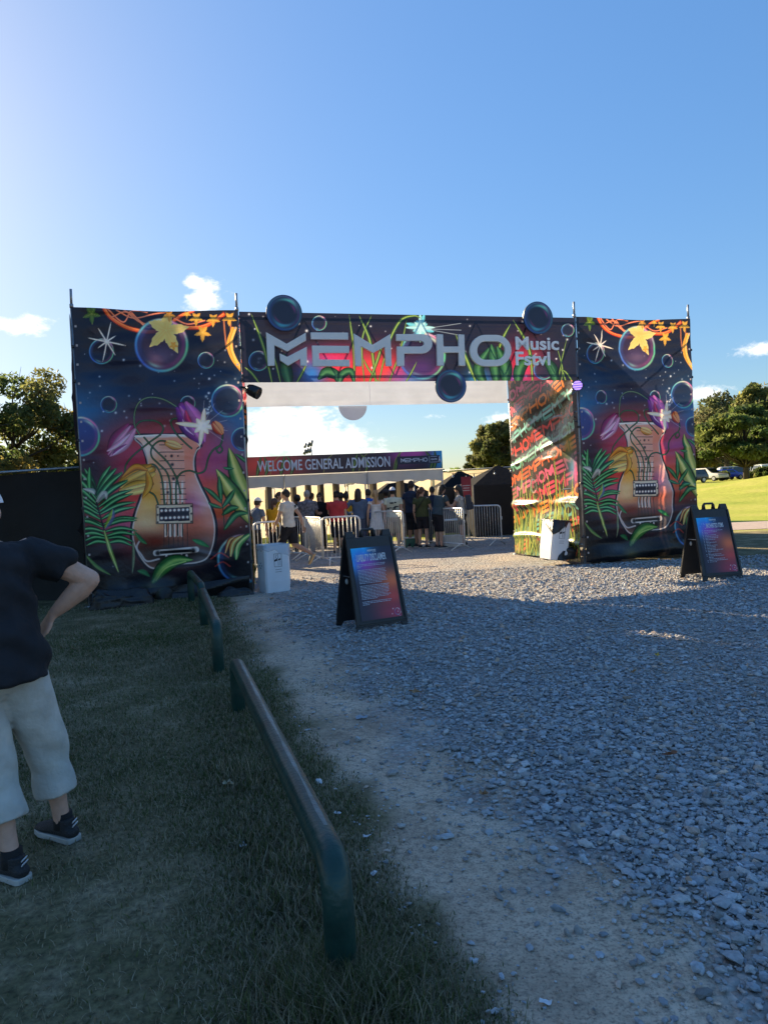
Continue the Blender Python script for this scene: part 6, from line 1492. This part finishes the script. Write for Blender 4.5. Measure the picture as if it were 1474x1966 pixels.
SCRIM_BLACK = M('black_scrim', (.010, .011, .013), .7, .3, 3, .3, 30, trans=.06)
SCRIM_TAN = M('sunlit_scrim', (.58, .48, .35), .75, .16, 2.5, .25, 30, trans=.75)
gl0 = np.array([-5.2, 12.9])
fence([(-15, 14.6), (-5.05, 12.35)], 'black scrim fence left of the near tower', 2.32, SCRIM_BLACK, 2.9, seed=4)
fence([(-9.5, 29.5), (2.0, 29.4), (10.1, 27.4)], 'long translucent scrim fence closing the yard behind the checkpoint', 2.4, SCRIM_TAN, 2.4, seed=5)
# dark tents; the pair at the back fence stands in for canopy shadows
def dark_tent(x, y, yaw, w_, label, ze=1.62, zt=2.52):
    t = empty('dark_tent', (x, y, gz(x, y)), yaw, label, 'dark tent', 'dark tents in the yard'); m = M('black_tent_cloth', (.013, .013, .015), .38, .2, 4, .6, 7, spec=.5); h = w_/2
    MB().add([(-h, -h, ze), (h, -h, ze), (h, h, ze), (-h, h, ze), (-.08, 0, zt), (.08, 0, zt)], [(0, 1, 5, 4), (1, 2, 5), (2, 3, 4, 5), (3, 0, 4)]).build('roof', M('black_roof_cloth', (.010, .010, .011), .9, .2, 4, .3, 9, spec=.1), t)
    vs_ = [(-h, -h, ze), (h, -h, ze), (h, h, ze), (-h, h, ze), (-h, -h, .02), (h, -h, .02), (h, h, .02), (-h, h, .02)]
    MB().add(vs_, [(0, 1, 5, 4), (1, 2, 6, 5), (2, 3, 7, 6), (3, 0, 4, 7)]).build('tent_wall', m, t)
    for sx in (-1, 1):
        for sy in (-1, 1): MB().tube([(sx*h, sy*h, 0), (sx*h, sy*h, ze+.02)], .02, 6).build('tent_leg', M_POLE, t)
dark_tent(2.98, 27.3, R(8), 1.9, 'black tent standing in for a canopy shadow on the back fence just right of the canopies', 1.72, 2.3); dark_tent(4.05, 24.9, R(8), 2.5, 'black tent standing in for a canopy shadow on the back fence beside the far tower', 1.70, 2.36); dark_tent(5.9, 20.4, GATE_A, 3.0, 'tall dark tent added unseen behind the far tower to shade the turf', 2.6, 3.6); dark_tent(.6, 27.2, R(8), 1.9, 'black tent seen under the white canopies', 1.6, 2.2)  # the tall tent is out of view, added to shade the turf at right
# red notice on a post before the black tents
q = AT(895, 935, 23.3); t = empty('red_notice', (q[0], q[1], 0), R(-25), 'narrow red notice with white lines on a thin post before the black tents', 'notice')
MB().box((0, 0, 1.68), (.33, .02, .66)).build('notice_board', M('red_notice_print', (.32, .035, .05), .6, .1), t); mb = MB()
for z, wv in ((1.72, .26), (1.64, .22), (1.56, .24)): mb.box((0, -.012, z), (wv, .004, .03))
MB().tube([(0, .03, 0), (0, .03, 2.05)], .018, 6).build('post', M_POLE, t)
mb.build('notice_text', M('notice_ink', (.55, .45, .45), .6), t)
# string of bulbs along the fence top
t = empty('string_light', (3.1, 24.4, 0), 0, 'string of small bulbs sagging above the black tents', 'string light'); pts = []
A0, A1, A2 = Vector((1.9, 22.6, 2.2)), Vector((4.0, 23.2, 2.25)), Vector((8.9, 23.6, 2.6))
for a, b, n in ((A0, A1, 12), (A1, A2, 24)):
    for i in range(n+1): f = i/n; p = lerp(a, b, f); p.z -= .25*math.sin(math.pi*f)*(b-a).length/4; pts.append(p-Vector((3.1, 24.4, 0)))
MB().tube(pts, .007, 5).build('cable', M('black_cable', (.01, .01, .01), .6), t)
for i in range(2, len(pts)-1, 4):
    bu = MB().tube([pts[i], pts[i]-Vector((0, 0, .07))], .016, 8).build('bulb_socket', M('black_cable', (.01, .01, .01), .6), t); MB().ell(pts[i]-Vector((0, 0, .11)), (.032, .032, .042)).build('bulb', M('clear_bulb', (.6, .6, .58), .15, .05), bu, True)

# ---- trees
def leaf_mesh(centres, radii, n_each, size, rs, cols, flat=.75):
    V = []; Cc = []
    for c, r, n in zip(centres, radii, n_each):
        d = rs.normal(size=(n, 3)); d /= np.linalg.norm(d, axis=1)[:, None]; rad = r*rs.uniform(.25, 1.0, n)**.55
        p = c+d*rad[:, None]*np.array([1, 1, flat]); V.append(p); b = cols[rs.randint(len(cols))]*rs.uniform(.72, 1.3)
        Cc.append(np.clip(b[None]*rs.uniform(.65, 1.4, (n, 1))*np.array([1, 1, 1])+rs.normal(0, .004, (n, 3)), .004, 1))
    P_ = np.vstack(V); Cc = np.vstack(Cc); n = len(P_); Rm = rot_mats(rs, n); s_ = size*rs.uniform(.6, 1.4, n)
    q = np.array([[-1, 0, 0], [0, -.5, .12], [1.1, 0, 0], [0, .5, .12]])
    W_ = np.einsum('nij,kj->nki', Rm, q)*s_[:, None, None]+P_[:, None, :]
    return W_.reshape(-1, 3), np.arange(n*4).reshape(n, 4), np.repeat(Cc, 4, 0)
def tree(x, y, h, cr, label, seed, leaf=.12, n=9000, cols=((.05, .07, .02), (.08, .09, .03)), lumps=22, crown_lo=.3, flat=.8, trunk_r=None, spread=1.0, group='trees', trans=.35, lumpr=.25):
    lumps = int(lumps*1.9) if lumpr <= .25 else lumps; rs = np.random.RandomState(seed); t = empty('tree', (x, y, gz(x, y)), rs.uniform(0, 6), label, 'tree', group)
    cols = [np.array(c) for c in cols]; tr = trunk_r or h*.022; zc = h*(crown_lo+(1-crown_lo)*.52); hz = h*(1-crown_lo)*.5
    mb = MB(); lean = rs.normal(0, .02*h, 2); top = Vector((lean[0], lean[1], h*.75))
    tp = [Vector((0, 0, -.1)), Vector((lean[0]*.2, lean[1]*.2, h*.2)), Vector((lean[0]*.6, lean[1]*.6, h*.45)), top]
    mb.tube(tp, [tr*1.35, tr, tr*.7, tr*.2], 10)
    cs, rr = [], []
    for i in range(lumps):
        d = rs.normal(size=3); d /= np.linalg.norm(d); f = rs.uniform(.35, 1)**.5; c = np.array([d[0]*cr*f*.86, d[1]*cr*f*.86, zc+d[2]*hz*f*.88]); r = cr*lumpr*rs.uniform(.65, 1.25)*spread
        cs.append(c); rr.append(r); b = Vector((lean[0]*.5, lean[1]*.5, max(h*.16, min(h*.6, c[2]-cr*.45)))); m_ = lerp(b, c, .55)+Vector((0, 0, -cr*.06))
        mb.tube([b, m_, Vector(c)], [tr*.42, tr*.24, tr*.07], 6)
        for k in range(3):
            e = Vector(c)+Vector(rs.normal(size=3))*r*.55; mb.tube([lerp(m_, c, .5), lerp(m_, e, .7), e], [tr*.13, tr*.08, tr*.03], 5)
    mb.build('trunk', M('bark', (.06, .048, .038), .9, .3, 6, .5, 18), t, True)
    ne = (np.array(rr)**2/np.sum(np.array(rr)**2)*n).astype(int)+20
    V, F_, C_ = leaf_mesh(cs, rr, ne, leaf, rs, cols, flat)
    link('crown', np_mesh('crown', V, F_, C_), t, [M('foliage', None, .6, .2, .8, attr='Col', trans=.62, spec=.25, gain=1.25)]); return t
olive = ((.085, .115, .04), (.12, .145, .05), (.16, .165, .06)); deep = ((.06, .09, .026), (.09, .125, .034), (.12, .145, .045)); rust = ((.14, .145, .07), (.18, .16, .085), (.11, .125, .055)); yel = ((.17, .15, .04), (.22, .18, .05), (.11, .12, .035))
GL = 'trees beyond the left fence'
tree(-14.2, 27.5, 7.4, 2.9, 'leafy olive tree at the left edge beyond the fence', 101, .10, 15000, olive, 26, .12, group=GL); tree(-12.0, 29.5, 6.2, 2.4, 'shorter yellowing tree beside the near tower', 102, .10, 11000, olive+yel, 22, .1, group=GL)
tree(-12.8, 24.5, 3.6, 2.0, 'low yellow green shrub tree just above the left fence', 103, .09, 8000, yel+olive, 16, .05, group=GL); tree(-16.8, 26.5, 6.0, 2.6, 'dense tree cut by the left picture edge', 104, .10, 9000, olive, 20, .1, group=GL)
tree(-10.2, 27.0, 4.2, 1.9, 'small round tree half behind the near tower', 109, .09, 7000, olive+yel, 16, .05, group=GL)
# grove on the sunny side that keeps the foreground in shade
GS = 'grove left of the yard'
for i, (x, y, h, c) in enumerate(((-12.8, 8.6, 11.5, 3.3), (-13.2, 12.6, 11.5, 3.3), (-13.6, 16.4, 10.6, 3.0), (-17.5, 14.0, 12.5, 3.8), (-15.2, 20.6, 12, 3.3), (-14.4, 19.6, 11.6, 2.5), (-18.6, 24.5, 13, 3.4), (-13.0, 4.6, 10.5, 3.0))):
    tree(x, y, h, c, 'tall shade tree of the grove left of the yard', 120+i, .22, 9000, olive, 30, .16, group=GS, lumpr=.42)
# right side and far trees
GR = 'trees along the parking lot'
def far(px, Y): return AT(px, 900, Y)[0]
tree(far(1432, 88), 88, 9.6, 7.0, 'dark green spreading tree standing over the parked cars', 140, .36, 12000, deep, 26, .2, flat=.4, trunk_r=.3, group=GR)
tree(far(1395, 118), 118, 14.0, 7.0, 'tall rusty olive tree behind the dark green one', 141, .36, 4600, rust, 24, .26, group=GR, lumpr=.24); tree(far(1452, 126), 126, 15.8, 7.6, 'tallest rusty tree at the right picture edge', 142, .36, 5000, rust+olive, 26, .28, group=GR, lumpr=.24)
tree(far(1352, 124), 124, 11.5, 4.6, 'smaller olive tree right beside the far tower', 143, .4, 8000, olive+rust, 24, .12, group=GR); tree(far(1500, 104), 104, 15.6, 7.0, 'dark conifer like tree cut by the right edge', 144, .42, 11000, deep+olive, 30, .2, group=GR)
tree(far(1470, 155), 155, 7.5, 8, 'background tree behind the lamp post', 146, .5, 7000, deep, 24, .05, group=GR); tree(far(1340, 150), 150, 5.5, 6, 'background tree low beside the far tower', 147, .5, 6000, deep+olive, 24, .05, group=GR)
tree(far(962, 62), 62, 6.9, 2.9, 'pale green round tree above the back fence', 150, .2, 12000, ((.09, .105, .04), (.12, .125, .05)), 28, .12, group='trees beyond the back fence'); tree(far(930, 68), 68, 5.4, 2.2, 'lower tree left of the pale green round one', 151, .2, 6000, ((.09, .105, .04), (.12, .125, .05)), 20, .08, group='trees beyond the back fence')
tree(far(1000, 66), 66, 6.6, 2.6, 'tree just left of the far tower above the fence', 152, .2, 8000, ((.08, .095, .036), (.11, .115, .045)), 22, .08, group='trees beyond the back fence')
# distant wood closing the horizon
def wood(name, pts, h, label, seed, n):
    rs = np.random.RandomState(seed); cs, rr = [], []
    for (x0, y0), (x1, y1) in zip(pts[:-1], pts[1:]):
        m_ = max(2, int(math.hypot(x1-x0, y1-y0)/4))
        for i in range(m_):
            f = i/m_; x, y = x0+(x1-x0)*f+rs.normal(0, 2), y0+(y1-y0)*f+rs.normal(0, 3); hh = h*rs.uniform(.6, 1.1)
            for k in range(3): cs.append(np.array([x+rs.normal(0, 1.6), y+rs.normal(0, 1.6), 1+hh*(.18+.3*k)])); rr.append(hh*rs.uniform(.26, .4))
    V, F_, C_ = leaf_mesh(cs, rr, np.full(len(cs), n), .75, rs, [np.array(c) for c in deep+olive]); o = link(name, np_mesh(name, V, F_, C_), None, [MATS['foliage']]); tag(o, label, 'wood', None, 'stuff')
wood('distant_wood', [(-160, 130), (-60, 170), (0, 185), (60, 180), (150, 160), (230, 120)], 7.5, 'distant wood along the horizon', 160, 90)

# parked cars
def car(px, Y, heading, length, hgt, paint, label, van=False):
    x = far(px, Y); t = empty('parked_car', (x, Y, gz(x, Y)), heading, label, 'car', 'cars parked under the trees'); wd = .9; r = .34; L2 = length/2
    if van: prof = [(-L2, .35), (-L2, 1.0), (-L2+.08, hgt-.15), (-L2+.35, hgt), (L2*.35, hgt), (L2*.72, 1.12), (L2*.97, .95), (L2, .6), (L2, .35)]
    else: prof = [(-L2, .4), (-L2+.02, .85), (-L2+.12, 1.02), (-L2+.45, hgt-.06), (-L2+.8, hgt), (L2*.10, hgt), (L2*.48, 1.05), (L2*.93, .92), (L2, .72), (L2, .38)]
    mb = MB(); n = len(prof); secs = [(-wd, .90, .965), (-wd*.93, 1.0, 1.0), (wd*.93, 1.0, 1.0), (wd, .90, .965)]; vs_ = []
    for (yy, kx, kz) in secs:
        for (a, b) in prof:
            tum = 1-.12*max(0, (b-.95)/(hgt-.95)) if b > .95 else 1
            vs_.append((a*(kx*.5+.5), yy*tum, b*kz if b > .5 else b))
    fs_ = [(i*n+j, i*n+(j+1) % n, (i+1)*n+(j+1) % n, (i+1)*n+j) for i in range(3) for j in range(n)]+[tuple(range(n))[::-1], tuple(3*n+j for j in range(n))]
    mb.add(vs_, fs_); mb.build('car_body', M('car_paint_'+paint[0], paint[1], .25, .05, 3, coat=.5, spec=.5), t, True, .05)
    gls = M('car_glass', (.02, .025, .03), .08, .05, spec=.7); zt, zb = hgt-.12, 1.02; xs = (-L2+.5, L2*.10) if not van else (-L2+.3, L2*.38)
    for sg in (-1, 1):
        m2 = (xs[0]+xs[1])/2
        for a, b, c_, d_ in ((xs[0]+.05, m2-.04, xs[0]+.15, m2-.04), (m2+.04, xs[1]+.38, m2+.04, xs[1]-.03)):
            MB().add([(a, sg*wd*1.0, zb), (b, sg*wd*1.0, zb), (d_, sg*wd*.905, zt), (c_, sg*wd*.905, zt)], [(0, 1, 2, 3)]).build('side_window', gls, t)
    for xa, za, xb, zb2 in ((L2*.47+.03, 1.09, L2*.13+.03, hgt-.05), (-L2+.10, 1.07, -L2+.42, hgt-.09)):
        MB().add([(xa, -wd*.82, za), (xa, wd*.82, za), (xb, wd*.74, zb2), (xb, -wd*.74, zb2)], [(0, 1, 2, 3)]).build('windscreen', gls, t)
    for sx in (-L2+.8, L2-.85):
        for sg in (-1, 1):
            wv = MB(); wv.tube([(sx, sg*(wd-.2), r), (sx, sg*(wd+.02), r)], r, 20); o = wv.build('wheel', M('tyre', (.015, .015, .016), .8), t, False, .03); MB().tube([(sx, sg*(wd+.0), r), (sx, sg*(wd+.035), r)], r*.62, 14).build('rim', M('alloy_rim', (.45, .45, .46), .3, metal=.6), o)
    for sg in (-1, 1):
        MB().box((L2-.06, sg*.62, .78), (.12, .34, .13)).build('headlight', M('headlight_glass', (.6, .62, .62), .1), t, False, .03); MB().box((-L2+.06, sg*.68, .85), (.1, .2, .22)).build('tail_light', M('tail_light_red', (.3, .02, .02), .2), t, False, .03)
car(1360, 92, R(-66), 4.7, 1.72, ('white', (.68, .67, .64)), 'white utility car nearest the far tower, sunlit, wheel showing'); car(1320, 84, R(196), 4.5, 1.55, ('navy', (.02, .025, .05)), 'dark navy car in front of the white one, half behind the tower')
car(1397, 99, R(14), 4.2, 1.50, ('blue', (.02, .05, .42)), 'bright blue small car left of the dark tree trunk'); car(1412, 106, R(-10), 5.0, 1.95, ('silver', (.45, .47, .48)), 'silver van behind the blue car', True)
car(1440, 108, R(5), 4.6, 1.6, ('grey', (.22, .25, .24)), 'grey green car right of the dark tree trunk'); car(1462, 104, R(80), 4.8, 2.0, ('pale', (.50, .56, .56)), 'pale van parked end on at the right edge', True)
# low shrubs before the cars
for i, (px, Y, h, c, lab) in enumerate(((1386, 92, 1.3, .9, 'small pale bush between the white and blue cars'), (1452, 96, 1.3, 1.6, 'low dark bush right of the dark trunk'), (1470, 94, 1.5, 1.5, 'low dark bush at the right edge'))):
    tree(far(px, Y), Y, h, c, lab, 170+i, .2, 1600, deep+olive, 12, .0, trunk_r=.05, group='bushes before the parked cars')
# lamp post in the lot and floodlight mast
x = far(1441, 100); t = empty('street_lamp', (x, 100, gz(x, 100)), 0, 'thin twin headed lamp post in the parking lot', 'street lamp'); MB().tube([(0, 0, 0), (0, 0, 4.2)], .07, 8).build('pole', M_POLE, t); 
for sg in (-1, 1): MB().tube([(0, 0, 4.2), (sg*.5, 0, 4.35)], .04, 6).box((sg*.6, 0, 4.38), (.5, .3, .14)).build('lamp_head', M('pale_lamp_head', (.5, .5, .5), .4), t)
q = AT(598, 874, 95); t = empty('floodlight_mast', (q[0], 95, gz(q[0], 95)), 0, 'floodlight mast with clustered lamps above the sign', 'floodlight mast'); z0 = q[2]-gz(q[0], 95)
MB().tube([(0, 0, 0), (0, 0, z0+1.6)], [.13, .06], 8).build('mast', M('dull_steel', (.25, .25, .25), .5), t, True)
for i, (dx, dz, w_, h_) in enumerate(((-.75, 1.35, .28, .55), (-.28, 1.45, .3, .55), (.1, 1.62, .3, .7), (-.85, .5, .34, .55), (-.5, .62, .28, .6), (-.15, .72, .26, .7))):
    MB().tube([(dx-.1, -.1, z0+dz-h_/2), (dx+.1, .2, z0+dz+h_/2)], [w_*.62, w_*.45], 10).build('floodlight', M('floodlight_housing', (.07, .08, .075), .4), t, True)
for z in (.6, 1.45): MB().box((-.35, .12, z0+z), (1.1, .06, .06)).build('crossbar', M_POLE, t)
